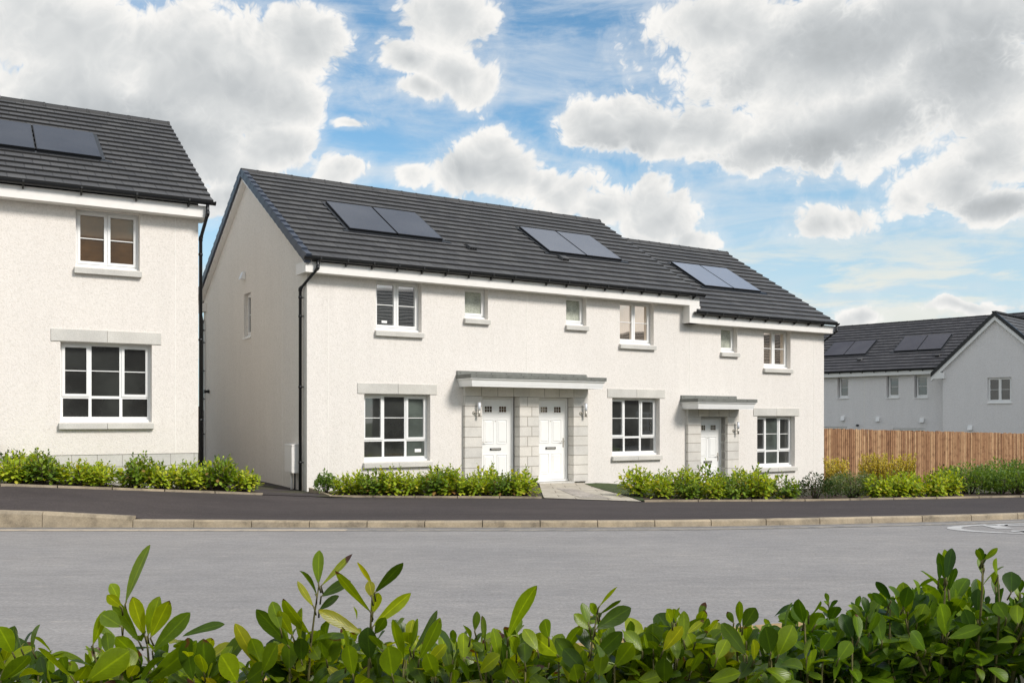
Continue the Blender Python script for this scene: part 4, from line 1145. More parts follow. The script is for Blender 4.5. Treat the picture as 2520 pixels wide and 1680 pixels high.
def shoot(lv, st, base, tip, rnd, nl=9, L=.10, W=.045, spread=(.35, 1.25), n=6, r=.0035, start=.25, wave=.015):
    """upright shoot: spiral of leaves, erect at the tip, spreading lower down"""
    base, tip = Vector(base), Vector(tip); ax = (tip-base); H = ax.length; ax = ax.normalized()
    side = ax.orthogonal().normalized(); bend = rvec(rnd)*H*.05
    pt = lambda t: base.lerp(tip, t)+bend*math.sin(math.pi*t)
    st.tube([pt(0), pt(.33), pt(.66), pt(1)], r, 5, r*.5)
    ph = rnd.uniform(0, 6.28)
    for k in range(nl):
        t = start+(1-start)*k/(nl-1) if nl > 1 else 1
        ph += 2.4+rnd.uniform(-.3, .3)
        el = spread[1]+(spread[0]-spread[1])*((k/(max(1, nl-1)))**1.2)+rnd.uniform(-.18, .18)
        rad = Matrix.Rotation(ph, 3, ax) @ side
        d = ax*math.cos(el)+rad*math.sin(el)
        sc = (.75+.35*math.sin(math.pi*min(1, .25+t*.7)))*rnd.uniform(.62, 1.15)
        if k >= nl-2: sc *= .72
        add_leaf(lv, pt(t), d, ax*.9-rad*.5+rvec(rnd)*.25, L*sc, W*sc*rnd.uniform(.9, 1.15), n=n, fold=rnd.uniform(.1, .5), curl=rnd.uniform(-.1, .45), rnd=rnd, twist=rnd.uniform(-.35, .35), wave=wave)
def spread_copies(proto, spots, labels, cat, group):
    """a copy of a plant and of each of its parts for every spot"""
    for i, (x, y, rz, sc) in enumerate(spots):
        if i == 0: o = proto
        else:
            o = proto.copy(); COL.objects.link(o)
            for ch in proto.children:
                c = ch.copy(); COL.objects.link(c); c.parent = o
        o.location = (x, y, gz(x, y)+ZO); o.rotation_euler = (0, 0, rz); o.scale = (sc, sc, sc*random.uniform(.9, 1.1))
        tag(o, labels(x) if callable(labels) else labels, cat, group)
def mid_shrub(seed, name, leafmat='leaf_mid', h=.68, rad=.38, nsh=34, L=.135, W=.066):
    rnd = random.Random(seed); lv, st = MB(), MB()
    for k in range(nsh):
        a = rnd.uniform(0, 6.28); q = math.sqrt(rnd.random())*rad*.95
        bx, by = q*math.cos(a)*.35, q*math.sin(a)*.35
        hh = h*(1-.42*(q/rad)**2)*rnd.uniform(.62, 1.08)
        shoot(lv, st, (bx, by, .0), (q*math.cos(a)*1.05, q*math.sin(a)*1.05, hh), rnd, nl=11, L=L, W=W, n=3 if False else 6, spread=(.5, 1.35), r=.006, start=.22, wave=.02)
    # skirt
    for k in range(60):
        a = rnd.uniform(0, 6.28); q = rad*rnd.uniform(.5, 1.02); z = rnd.uniform(.06, h*.55)
        d = Vector((math.cos(a), math.sin(a), rnd.uniform(-.5, .5)))
        add_leaf(lv, (q*math.cos(a), q*math.sin(a), z), d, (0, 0, 1), L*rnd.uniform(.7, 1.1), W, n=6, fold=.3, curl=.3, rnd=rnd)
    o = empty(name, (0, 0, 0))
    build('leaves', lv, leafmat, o, loc=(0, 0, 0)); build('stems', st, 'bark_r', o, loc=(0, 0, 0))
    return o
def spots_along(pl, back, sp, rnd, rows=1, sc=(.85, 1.1), rowgap=.42):
    out = []
    for r_ in range(rows):
        for (a, b_) in zip(pl, pl[1:]):
            n = max(1, round(math.dist(a, b_)/sp))
            for k in range(n):
                t = (k+.5)/n; x = a[0]+(b_[0]-a[0])*t+rnd.uniform(-.08, .08); y = a[1]+(b_[1]-a[1])*t+back+r_*rowgap+rnd.uniform(-.07, .07)
                out.append((x, y, rnd.uniform(0, 6.28), rnd.uniform(sc[0]-.10, sc[1]+.06)))
    return out
rn = random.Random(11)
def split_copies(spots, seeds, name, label, group, **kw):
    protos = [mid_shrub(s, name, leafmat='leaf_mid2' if s in (2, 5, 8) else 'leaf_mid', **kw) for s in seeds]
    for i, p in enumerate(protos):
        sp = spots[i::len(protos)]
        if not sp: continue
        spread_copies(p, sp, label, 'shrub', group)
sp1 = spots_along([(-8.9, 15.75), (-4.85, 17.5)], .42, .47, rn, 1, (.82, 1.0)) + spots_along([(-9, 15.75), (-5.3, 17.35)], .85, .55, rn, 1, (.78, .96))
split_copies(sp1, (1, 2, 3), 'laurel_shrub', 'low yellowish green laurel in the hedge row in front of the left house', 'laurels in the hedge before the left house')
sp2 = spots_along([(-3.45, 18.3), (.45, 18.22)], .38, .45, rn, 1, (.8, .98)) + spots_along([(-3.35, 18.3), (.35, 18.22)], .8, .55, rn, 1, (.72, .95))
split_copies(sp2, (4, 5, 6), 'laurel_shrub', 'low yellowish green laurel in the hedge row before the terrace left of slab path', 'laurels in the hedge left of the slab path')
sp3 = spots_along([(2.75, 18.0), (5.55, 18.15)], .45, .44, rn, 1, (.74, .9)) + spots_along([(2.35, 18.5), (5.3, 18.6)], .6, .5, rn, 1, (.78, .98))
split_copies(sp3, (7, 8), 'laurel_shrub', 'low yellowish green laurel in the hedge row right of the slab path', 'laurels in the hedge right of the slab path')
sp4 = spots_along([(7.1, 18.45), (9.2, 19.0)], .35, .46, rn, 1, (.72, .86))
split_copies(sp4, (9,), 'laurel_shrub', 'low yellowish green laurel in front of the timber fence', 'laurels in front of the timber fence')

def cloud_shrub(seed, name, mats, rx, ry, h, nl, L, W, label, loc, cat='shrub', z0=.04, flower=None, spikes=0, group=None):
    rnd = random.Random(seed); lv, st = MB(), MB()
    for k in range(int(14+nl/80)):
        a = rnd.uniform(0, 6.28); q = math.sqrt(rnd.random())
        st.tube([(0+.1*rx*math.cos(a), .1*ry*math.sin(a), 0), (q*rx*.6*math.cos(a), q*ry*.6*math.sin(a), h*.5), (q*rx*math.cos(a), q*ry*math.sin(a), h*rnd.uniform(.6, .85)*(1-.45*q*q))], .006, 4, .002)
    for k in range(nl):
        a = rnd.uniform(0, 6.28); q = rnd.random()**.45; el = rnd.uniform(0, 1)
        top = h*(1-.45*q*q)*(.86+.28*noise.noise(Vector((a*1.5, q*3, seed))))
        z = z0+(top-z0)*(rnd.random()**.55)
        p = Vector((q*rx*math.cos(a), q*ry*math.sin(a), z)); d = Vector((math.cos(a)*.6, math.sin(a)*.6, rnd.uniform(-.1, 1.2)))+rvec(rnd)*.6
        lv.mi = 1 if flower and z > top*.8 and rnd.random() < flower else 0
        s_ = rnd.uniform(.6, 1.3); add_leaf(lv, p, d, rvec(rnd), L*s_, W*s_, n=2, kind='plain', fold=.2, curl=.2, rnd=rnd)
    for k in range(spikes):
        a = rnd.uniform(0, 6.28); q = math.sqrt(rnd.random()); x, y = q*rx*math.cos(a), q*ry*math.sin(a); hh = h*rnd.uniform(.8, 1.25)
        st.tube([(x*.8, y*.8, h*.2), (x, y, hh)], .005, 4, .002)
        for j in range(44):
            t = rnd.random(); p = Vector((x*(.8+.2*t), y*(.8+.2*t), h*.38+(hh-h*.38)*t)); lv.mi = 1 if t > .12 else 0
            add_leaf(lv, p, rvec(rnd)+Vector((0, 0, .5)), rvec(rnd), L*rnd.uniform(.8, 1.4), W*1.7, n=2, kind='plain', rnd=rnd)
    o = empty(name, (loc[0], loc[1], gz(*loc))); tag(o, label, cat, group)
    b0 = Vector((0, 0, gz(*loc)))
    for m in (lv, st): m.v = [(v[0], v[1], v[2]+b0.z) for v in m.v]
    build('leaves', lv, mats, o); build('stems', st, 'bark_r', o)
    return o
cloud_shrub(21, 'evergreen_shrub', ['leaf_dark'], .34, .34, .62, 900, .055, .024, 'small rounded dark green bush between the laurels and the end of the fence', (6.05, 18.75))
cloud_shrub(22, 'heather_shrub', ['leaf_grey', 'leaf_pale'], .60, .45, .62, 4200, .05, .017, 'fine-leaved grey-green bush with tiny pale flowers in front of the yellow blooms', (6.95, 19.2), flower=.06)
cloud_shrub(23, 'broom_shrub', ['leaf_grey', 'flower'], .26, .3, .70, 500, .04, .016, 'yellow-flowering bush tight against the corner of the terrace', (7.0, 20.3), spikes=60)
cloud_shrub(24, 'broom_shrub', ['leaf_grey', 'flower'], .50, .38, .76, 700, .04, .016, 'wide yellow-flowering bush behind the grey-green bush at the timber fence', (8.05, 20.5), spikes=110)
cloud_shrub(29, 'broom_shrub', ['leaf_grey', 'flower'], .28, .3, .74, 400, .04, .016, 'yellow-flowering bush at the right end of the yellow blooms', (8.62, 20.6), spikes=60)
cloud_shrub(25, 'evergreen_shrub', ['leaf_dark'], .4, .35, .68, 800, .05, .022, 'dark green bush between the yellow blooms and the bright laurels', (9.35, 20.4))
for i, (x, y, s_) in enumerate(((9.7, 20.0, .9), (10.6, 20.4, 1.0), (11.3, 20.5, 1.05), (12.0, 20.7, 1.), (12.6, 21.0, .95), (10.6, 19.75, .75), (11.3, 19.9, .8), (12.0, 20.1, .8))):
    cloud_shrub(30+i, 'leafy_shrub', ['leaf_shrub'], .66, .5, .84*s_, 2600, .06, .03, 'small-leaved green bush in the mass growing before the fence at the right edge', (x, y), group='small-leaved bushes before the fence at the right edge')
# small dark plant by the left house meter box
cloud_shrub(50, 'evergreen_shrub', ['leaf_dark'], .2, .2, .75, 260, .07, .03, 'thin dark shrub by the wall at the left edge', (-8.85, 16.6))
cloud_shrub(51, 'leafy_shrub', ['leaf_shrub'], .22, .2, .50, 900, .06, .03, 'small sparse green bush at the foot of the black downpipe', (-3.75, 18.95))

# ---- foreground hedge, close to the lens
FG = 2314./2.
def fgpt(u, y, Y): return Vector(((u-1260)/2314*Y, Y, (1033-y)/2314*Y))
def front_bush(name, seed, label, x0, x1, y0, y1, top, heroes, nfill, L, W, mats, nleaf=8):
    """a hedge plant standing on the verge; top(x) gives the crown line; heroes are tall shoots (x, y, z_tip, n, L)"""
    rnd = random.Random(seed); lv, st = MB(), MB()
    xm, ym = (x0+x1)/2, (y0+y1)/2
    root = empty(name, (xm, ym, -1.5)); tag(root, label, 'shrub'); ORG[root.name_full] = Vector((xm, ym, -1.5))
    for k in range(9):
        a = rnd.uniform(-1, 1); b_ = rnd.uniform(-1, 1)
        st.tube([(xm+a*.05, ym+b_*.05, -1.52), (xm+a*(x1-x0)*.2, ym+b_*(y1-y0)*.2, -1.1), (xm+a*(x1-x0)*.42, ym+b_*(y1-y0)*.35, -.65)], .012, 6, .006)
    for k in range(nfill):
        x = rnd.uniform(x0, x1); y = y0+(y1-y0)*rnd.random(); T = top(x)*(y/((y0+y1)/2))
        depth = rnd.random()**1.3*.42
        z = T-depth-rnd.uniform(0, .03); 
        bx, by = x+(xm-x)*.22+rnd.uniform(-.04, .04), y+(ym-y)*.2+rnd.uniform(-.04, .04)
        Ls = L*rnd.uniform(.75, 1.15)
        shoot(lv, st, (bx, by, z-rnd.uniform(.14, .24)), (x, y, z-.55*Ls), rnd, nl=rnd.choice((7, 8, 9, 10)), L=Ls, W=W*Ls/L, spread=(.25, 1.2), n=nleaf)
    for k in range(int(nfill*1.6)):                      # sparse lower leaves down the plant
        x = rnd.uniform(x0, x1); y = rnd.uniform(y0, y1); z = rnd.uniform(-1.35, top(x)-.3)
        add_leaf(lv, (x, y, z), rvec(rnd)+Vector((0, 0, .4)), (0, 0, 1), L, W, n=6, fold=.3, curl=.3, rnd=rnd)
    for (x, y, zt, nl, Lh, hh) in heroes:
        bx = x+(xm-x)*.12
        shoot(lv, st, (bx+rnd.uniform(-.03, .03), y+.02, zt-hh), (x, y, zt-Lh*.62), rnd, nl=nl, L=Lh, W=Lh*.40, spread=(.22, 1.0), n=nleaf, r=.0045, start=.12, wave=.02)
    add_sprigs('p%d' % seed, lv, st, rnd)
    build('leaves', lv, mats, root); build('stems', st, 'bark', root)
    return root
# front sprays of each hedge plant: stem lines and leaves (base, tip, width), as thousandths across and up at unit lens distance
SPRIGS = {
    'p101': (1.70, [], [(-1.228, -0.574, -1.249, -0.501, 0.043), (-1.206, -0.568, -1.2, -0.507, 0.043), (-1.18, -0.568, -1.168, -0.508, 0.037), (-1.26, -0.643, -1.185, -0.571, 0.054), (-1.244, -0.617, -1.281, -0.547, 0.048), (-1.145, -0.646, -1.174, -0.59, 0.037)]),
    'p102': (1.72, [[(-0.89, -0.654), (-0.896, -0.568), (-0.9, -0.531)], [(-0.96, -0.654), (-0.96, -0.547), (-0.952, -0.453)], [(-1.008, -0.654), (-1.024, -0.59), (-1.035, -0.555)]], [(-0.952, -0.453, -0.901, -0.314, 0.047), (-0.968, -0.445, -0.986, -0.401, 0.039), (-0.917, -0.547, -0.992, -0.445, 0.044), (-0.904, -0.531, -0.917, -0.43, 0.039), (-0.896, -0.531, -0.865, -0.436, 0.046), (-0.89, -0.536, -0.83, -0.443, 0.039), (-0.885, -0.568, -0.798, -0.475, 0.047), (-0.96, -0.509, -1.011, -0.477, 0.048), (-1.032, -0.555, -1.01, -0.472, 0.033), (-1.083, -0.633, -1.161, -0.558, 0.06), (-1.073, -0.643, -1.024, -0.59, 0.043), (-1.046, -0.643, -0.943, -0.568, 0.067), (-0.917, -0.59, -0.96, -0.526, 0.043), (-0.939, -0.622, -0.96, -0.568, 0.048), (-0.992, -0.579, -1.008, -0.526, 0.037), (-0.96, -0.461, -0.981, -0.424, 0.027)]),
    'p103': (1.75, [[(-0.502, -0.659), (-0.497, -0.568), (-0.486, -0.477), (-0.475, -0.405)], [(-0.617, -0.659), (-0.615, -0.611)], [(-0.548, -0.654), (-0.545, -0.558)], [(-0.746, -0.659), (-0.748, -0.622)]], [(-0.476, -0.405, -0.48, -0.327, 0.034), (-0.47, -0.408, -0.397, -0.332, 0.03), (-0.48, -0.434, -0.525, -0.373, 0.033), (-0.47, -0.434, -0.394, -0.394, 0.033), (-0.487, -0.461, -0.533, -0.4, 0.025), (-0.475, -0.467, -0.418, -0.429, 0.025), (-0.495, -0.528, -0.553, -0.432, 0.042), (-0.548, -0.558, -0.623, -0.464, 0.045), (-0.569, -0.517, -0.596, -0.453, 0.037), (-0.54, -0.531, -0.564, -0.461, 0.033), (-0.521, -0.547, -0.518, -0.464, 0.039), (-0.366, -0.526, -0.468, -0.461, 0.033), (-0.62, -0.611, -0.677, -0.499, 0.039), (-0.617, -0.601, -0.637, -0.535, 0.044), (-0.615, -0.622, -0.569, -0.542, 0.06), (-0.548, -0.617, -0.55, -0.547, 0.048), (-0.518, -0.595, -0.514, -0.531, 0.041), (-0.896, -0.643, -0.775, -0.544, 0.056), (-0.783, -0.643, -0.784, -0.531, 0.049), (-0.746, -0.638, -0.66, -0.528, 0.045), (-0.757, -0.625, -0.759, -0.569, 0.043), (-0.676, -0.646, -0.706, -0.568, 0.06), (-0.655, -0.643, -0.596, -0.595, 0.048), (-0.719, -0.611, -0.692, -0.563, 0.037)]),
    'p104': (1.72, [[(-0.355, -0.659), (-0.349, -0.526), (-0.345, -0.451), (-0.342, -0.408)], [(-0.269, -0.659), (-0.266, -0.59)], [(-0.229, -0.654), (-0.229, -0.59)]], [(-0.342, -0.41, -0.372, -0.343, 0.025), (-0.339, -0.426, -0.265, -0.346, 0.028), (-0.348, -0.472, -0.428, -0.366, 0.033), (-0.345, -0.437, -0.36, -0.4, 0.027), (-0.343, -0.477, -0.325, -0.425, 0.028), (-0.344, -0.509, -0.251, -0.434, 0.033), (-0.338, -0.526, -0.306, -0.478, 0.028), (-0.349, -0.59, -0.351, -0.508, 0.05), (-0.266, -0.59, -0.285, -0.484, 0.056), (-0.252, -0.564, -0.231, -0.484, 0.033), (-0.242, -0.568, -0.186, -0.468, 0.03), (-0.229, -0.59, -0.174, -0.483, 0.033), (-0.408, -0.603, -0.432, -0.516, 0.047), (-0.391, -0.63, -0.398, -0.547, 0.045), (-0.295, -0.63, -0.302, -0.551, 0.06), (-0.457, -0.59, -0.462, -0.536, 0.043), (-0.317, -0.568, -0.349, -0.526, 0.032), (-0.21, -0.654, -0.248, -0.595, 0.048), (-0.189, -0.633, -0.21, -0.563, 0.041), (-0.242, -0.643, -0.248, -0.622, 0.037)]),
    'p105': (1.78, [[(-0.016, -0.659), (-0.011, -0.536)], [(-0.07, -0.659), (-0.091, -0.568)], [(-0.064, -0.622), (-0.048, -0.547)], [(0.032, -0.659), (0.033, -0.601)]], [(-0.011, -0.539, 0.067, -0.414, 0.052), (-0.102, -0.539, -0.118, -0.501, 0.032), (-0.092, -0.52, -0.085, -0.472, 0.028), (-0.067, -0.547, -0.075, -0.488, 0.039), (-0.119, -0.59, -0.121, -0.531, 0.049), (-0.107, -0.643, -0.13, -0.579, 0.06), (-0.08, -0.622, -0.027, -0.568, 0.045), (-0.032, -0.59, -0.048, -0.515, 0.037), (0.032, -0.601, 0.031, -0.554, 0.045), (0.011, -0.579, -0.005, -0.526, 0.032), (0.091, -0.539, 0.08, -0.487, 0.042), (0.064, -0.568, 0.032, -0.52, 0.037), (0.016, -0.643, -0.016, -0.59, 0.048)]),
    'p106': (1.85, [[(0.185, -0.659), (0.197, -0.547), (0.213, -0.461)], [(0.115, -0.659), (0.115, -0.579)], [(0.252, -0.659), (0.252, -0.606)]], [(0.212, -0.462, 0.258, -0.409, 0.033), (0.215, -0.478, 0.264, -0.434, 0.027), (0.205, -0.515, 0.296, -0.466, 0.044), (0.201, -0.531, 0.249, -0.503, 0.027), (0.194, -0.517, 0.154, -0.477, 0.033), (0.189, -0.504, 0.177, -0.455, 0.032), (0.21, -0.483, 0.193, -0.448, 0.025), (0.114, -0.58, 0.052, -0.52, 0.05), (0.121, -0.58, 0.172, -0.504, 0.039), (0.199, -0.59, 0.274, -0.526, 0.045), (0.193, -0.568, 0.161, -0.515, 0.04), (0.182, -0.622, 0.129, -0.568, 0.048), (0.252, -0.607, 0.292, -0.542, 0.05), (0.214, -0.633, 0.225, -0.568, 0.043), (0.292, -0.547, 0.294, -0.491, 0.028), (0.161, -0.643, 0.15, -0.59, 0.048)]),
    'p107': (1.85, [[(0.348, -0.659), (0.348, -0.568)], [(0.402, -0.659), (0.404, -0.547), (0.399, -0.499)], [(0.578, -0.659), (0.562, -0.504)], [(0.64, -0.659), (0.637, -0.574)]], [(0.321, -0.569, 0.28, -0.526, 0.039), (0.348, -0.569, 0.347, -0.503, 0.052), (0.371, -0.569, 0.417, -0.504, 0.039), (0.394, -0.5, 0.374, -0.457, 0.029), (0.403, -0.5, 0.413, -0.46, 0.028), (0.423, -0.547, 0.43, -0.477, 0.033), (0.428, -0.527, 0.476, -0.495, 0.022), (0.451, -0.548, 0.477, -0.511, 0.022), (0.375, -0.646, 0.375, -0.576, 0.052), (0.305, -0.646, 0.367, -0.622, 0.039), (0.407, -0.59, 0.396, -0.536, 0.037), (0.439, -0.622, 0.466, -0.568, 0.037), (0.562, -0.505, 0.552, -0.44, 0.022), (0.568, -0.511, 0.596, -0.46, 0.04), (0.546, -0.5, 0.532, -0.474, 0.022), (0.578, -0.58, 0.524, -0.507, 0.04), (0.595, -0.591, 0.584, -0.531, 0.034), (0.637, -0.575, 0.616, -0.503, 0.061), (0.655, -0.58, 0.697, -0.509, 0.05), (0.633, -0.59, 0.697, -0.536, 0.039), (0.525, -0.622, 0.493, -0.568, 0.043), (0.482, -0.643, 0.557, -0.617, 0.043), (0.557, -0.638, 0.6, -0.59, 0.043), (0.503, -0.59, 0.536, -0.547, 0.035)]),
    'p108': (1.95, [[(0.728, -0.659), (0.72, -0.499)], [(0.836, -0.659), (0.838, -0.536)], [(0.761, -0.659), (0.766, -0.568)]], [(0.718, -0.5, 0.695, -0.434, 0.033), (0.73, -0.484, 0.742, -0.436, 0.022), (0.72, -0.501, 0.688, -0.46, 0.032), (0.746, -0.505, 0.777, -0.494, 0.022), (0.73, -0.623, 0.723, -0.557, 0.06), (0.696, -0.644, 0.664, -0.595, 0.056), (0.761, -0.568, 0.785, -0.526, 0.043), (0.838, -0.539, 0.819, -0.482, 0.04), (0.854, -0.539, 0.857, -0.483, 0.037), (0.878, -0.526, 0.884, -0.467, 0.035), (0.803, -0.59, 0.836, -0.547, 0.043), (0.911, -0.547, 0.911, -0.477, 0.043), (0.793, -0.643, 0.836, -0.59, 0.048)]),
    'p109': (2.00, [[(1.063, -0.472), (1.067, -0.389)], [(1.157, -0.424), (1.158, -0.346)], [(1.2, -0.472), (1.196, -0.387)], [(0.929, -0.547), (0.931, -0.445)]], [(1.065, -0.391, 1.035, -0.321, 0.028), (1.068, -0.393, 1.088, -0.318, 0.027), (1.071, -0.402, 1.089, -0.349, 0.033), (0.933, -0.446, 0.896, -0.397, 0.025), (0.927, -0.462, 0.885, -0.424, 0.022), (0.964, -0.462, 0.961, -0.402, 0.033), (1.067, -0.532, 1.043, -0.449, 0.056), (1.073, -0.527, 1.11, -0.477, 0.045), (1.072, -0.537, 1.143, -0.504, 0.033), (1.115, -0.537, 1.174, -0.499, 0.045), (1.157, -0.347, 1.135, -0.308, 0.017), (1.16, -0.346, 1.18, -0.311, 0.016), (1.156, -0.35, 1.126, -0.317, 0.014), (1.162, -0.37, 1.173, -0.333, 0.018), (1.196, -0.387, 1.206, -0.343, 0.034), (1.217, -0.489, 1.2, -0.451, 0.04), (1.228, -0.426, 1.238, -0.376, 0.045), (1.245, -0.505, 1.248, -0.456, 0.034), (0.996, -0.499, 1.018, -0.453, 0.039), (1.018, -0.568, 0.98, -0.52, 0.043), (1.114, -0.59, 1.082, -0.563, 0.043), (1.05, -0.397, 1.042, -0.349, 0.021)]),
}
def add_sprigs(key, lv, st, rnd):
    Y, stems, leaves = SPRIGS[key]; k = 1000/2314.; seed_dense = key in ('p108', 'p109')
    W3 = lambda x, z, y: Vector((x*k*y, y, z*k*y))
    for line in stems:
        p = [W3(x, z, Y+.05) for x, z in line]; p.insert(0, p[0]+Vector((0, .05, -.35)))
        st.tube(p, .0034, 6, .0014)
    for (x0, z0, x1, z1, w) in leaves:
        y0 = Y+rnd.uniform(-.05, .05); a = W3(x0, z0, y0); b_ = W3(x1, z1, y0); b_.y += rnd.uniform(-.035, .03)
        d = b_-a; L = d.length; up = Vector((rnd.uniform(-.9, .9), -1.0, rnd.uniform(.1, .9)))
        if rnd.random() < .3: up.y = .6
        curl = rnd.uniform(-.28, .28); d2 = d.normalized(); u2 = (up-d2*up.dot(d2)).normalized()
        c0, s0 = math.cos(curl), math.sin(curl)
        add_leaf(lv, a, d2*c0+u2*s0, up, L*1.02, w*k*Y*rnd.uniform(.84, 1.), n=8, fold=rnd.uniform(.08, .38), curl=curl, rnd=rnd, twist=rnd.uniform(-.25, .25), wave=.012)
        st.tube([a+d2*.006, a, a+Vector((rnd.uniform(-.004, .004), .010, -.016))], .0013, 5, .0018)
        # leaves massed under and behind the spray
        if a.z/Y*2314 < -480 or (seed_dense and a.z/Y*2314 < -400):
            for q in range(6):
                p = Vector((a.x+rnd.uniform(-.06, .06), y0+rnd.uniform(.02, .16), a.z-rnd.uniform(.025, .17)))
                dd = Vector((rnd.uniform(-1, 1), rnd.uniform(-1.2, .3), rnd.uniform(-.3, .9)))
                add_leaf(lv, p, dd, Vector((0, 0, 1))+rvec(rnd)*.7, L*rnd.uniform(.65, 1.05), w*k*Y*rnd.uniform(.65, .95), n=8, fold=rnd.uniform(.1, .5), curl=rnd.uniform(-.1, .6), rnd=rnd, twist=rnd.uniform(-.5, .5), wave=.02)
def hero(u, y, Y, nl=9, L=.1, hh=.26):
    p = fgpt(u, y, Y); return (p.x, Y, p.z, nl, L, hh)
def topline(pts, Y):
    q = [((u-1260)/2314*Y, (1033-y)/2314*Y) for u, y in pts]
    return lambda x: interp(x, q)
YL = 1.95
TL = topline([(u_, y_-12) for u_, y_ in [(-250, 1560), (0, 1560), (60, 1590), (150, 1600), (300, 1560), (430, 1560), (520, 1610), (660, 1570), (760, 1540), (860, 1560), (950, 1540), (1080, 1530), (1180, 1560), (1300, 1530), (1400, 1560), (1480, 1540), (1600, 1560), (1700, 1540), (1800, 1530), (1900, 1555), (2000, 1520)]], YL)
def X(u, Y=YL): return (u-1260)/2314*Y
front_bush('hedge_plant', 101, 'broad-leaved laurel at the bottom left corner, with rounded green leaves', X(-260), X(170), 1.8, 2.25, TL, [], 96, .098, .044, ['leaf_fg'])
front_bush('hedge_plant', 102, 'foreground laurel with one tall curved leaf shoot rising at the left, brown at its tip', X(150), X(520), 1.8, 2.25, TL,
           [], 84, .102, .045, ['leaf_fg'])
front_bush('hedge_plant', 103, 'foreground laurel with a tall brown-spotted leafy shoot left of the centre', X(540), X(850), 1.8, 2.25, TL,
           [], 92, .092, .041, ['leaf_fg'])
front_bush('hedge_plant', 104, 'foreground laurel with two slender narrow-leaved shoots just left of the centre', X(840), X(1130), 1.8, 2.25, TL,
           [], 92, .094, .042, ['leaf_fg'])
front_bush('hedge_plant', 105, 'foreground laurel at the centre with one large leaf standing over the road', X(1120), X(1420), 1.8, 2.3, TL,
           [], 96, .092, .041, ['leaf_fg'])
front_bush('hedge_plant', 106, 'foreground laurel with a crumpled dark shoot right of the centre', X(1410), X(1640), 1.85, 2.35, TL,
           [], 92, .088, .040, ['leaf_fg', 'leaf_fgd'])
front_bush('hedge_plant', 107, 'yellowish foreground laurel with short shoots above the ochre kerb', X(1630), X(1900), 1.9, 2.4, TL,
           [], 96, .084, .040, ['leaf_fg'])
YR = 2.15
TR = topline([(1850, 1560), (1930, 1540), (2020, 1530), (2100, 1490), (2200, 1450), (2300, 1440), (2400, 1450), (2480, 1430), (2700, 1420)], YR)
def X2(u): return X(u, YR)
front_bush('hedge_plant', 108, 'dense deep green laurel between the yellowish one and the tall bush at the right', X2(1890), X2(2170), 1.98, 2.6, TR,
           [], 110, .078, .042, ['leaf_fgd', 'leaf_fg'], 6)
front_bush('hedge_plant', 109, 'tall dense deep green laurel with upright shoots filling the bottom right corner', X2(2150), X2(2620), 2.02, 2.6, TR,
           [hero(2330, 1350, 2.15, 11, .085, .34), hero(2420, 1343, 2.2, 11, .07, .34), hero(2450, 1385, 2.1, 10, .085, .3), hero(2250, 1420, 2.1, 10, .085), hero(2510, 1400, 2.1, 9, .085)], 190, .08, .043, ['leaf_fgd', 'leaf_fg'], 6)

# ================================================================== OPPOSITE HOUSES (behind the camera; they show in the window panes)
OPP = [(39, 24, 258, 3.0, 5.6, 'low brick house across the road reflected in the panes of the right-hand terraced house'),
       (34, 14, 248, 2.9, 5.7, 'low brick house across the road reflected in the upper panes of the middle terraced house'),
       (29.5, 4.5, 240, 5.3, 8.5, 'brick house across the road reflected in the panes of the left-hand terraced house'),
       (24, -5, 232, 4.9, 7.9, 'brick house across the road reflected beside the one facing the gable end'),
       (12.4, -7.5, 214, 6.4, 9.9, 'tall brick house across the road reflected in the panes of the cut-off left house')]
for i, (x, y, a, ze, zr, lab) in enumerate(OPP):
    o = empty('brick_house', (x, y, -1.5), R(a)); tag(o, lab, 'house')
    mb = MB(); mb.box(-4.4, 4.4, 0, 8, -1.7, ze+.1)
    mb.quad((-4.4, 0, ze+.1), (-4.4, 4, zr-.3), (-4.4, 8, ze+.1)); mb.quad((4.4, 0, ze+.1), (4.4, 8, ze+.1), (4.4, 4, zr-.3))
    build('wall', mb, 'brick', o)
    roof_slopes('roof', o, -4.7, 4.7, .4, ze, -4, zr, n=14)
    for wx in (-2.9, 1.6): window(o, 'two', wx, wx+1.3, ze-1.5, ze-.3, glass='glass_bg', stone=False, rec=-.06)
    window(o, 'triple', -2.9, -1.2, -.8, .5, glass='glass_bg', stone=False, rec=-.06)

# ================================================================== SKY
world = bpy.data.worlds.new('World'); scn.world = world; world.use_nodes = True
nt = world.node_tree; nt.nodes.clear()
SUN_EL, SUN_AZ = R(38), math.atan2(.80, -.60)      # azimuth from +Y, clockwise
out = nd(nt, 'ShaderNodeOutputWorld')
sky = nd(nt, 'ShaderNodeTexSky', sky_type='NISHITA', sun_disc=False)
sky.sun_elevation = SUN_EL; sky.sun_rotation = SUN_AZ; sky.altitude = 50; sky.air_density = 1.0; sky.dust_density = .6; sky.ozone_density = 1.6
def M(op, a, b_=None, c=None, nt=nt, clamp=False):
    n = nt.nodes.new('ShaderNodeMath'); n.operation = op; n.use_clamp = clamp
    for i, v in enumerate((a, b_, c)):
        if v is None: continue
        if isinstance(v, (int, float)): n.inputs[i].default_value = v
        else: nt.links.new(v, n.inputs[i])
    return n.outputs[0]
def srange(v, a, b_, c=0., d=1., nt=nt):
    n = nt.nodes.new('ShaderNodeMapRange'); n.interpolation_type = 'SMOOTHSTEP'
    nt.links.new(v, n.inputs[0])
    for i, q in enumerate((a, b_, c, d)): n.inputs[i+1].default_value = q
    return n.outputs[0]
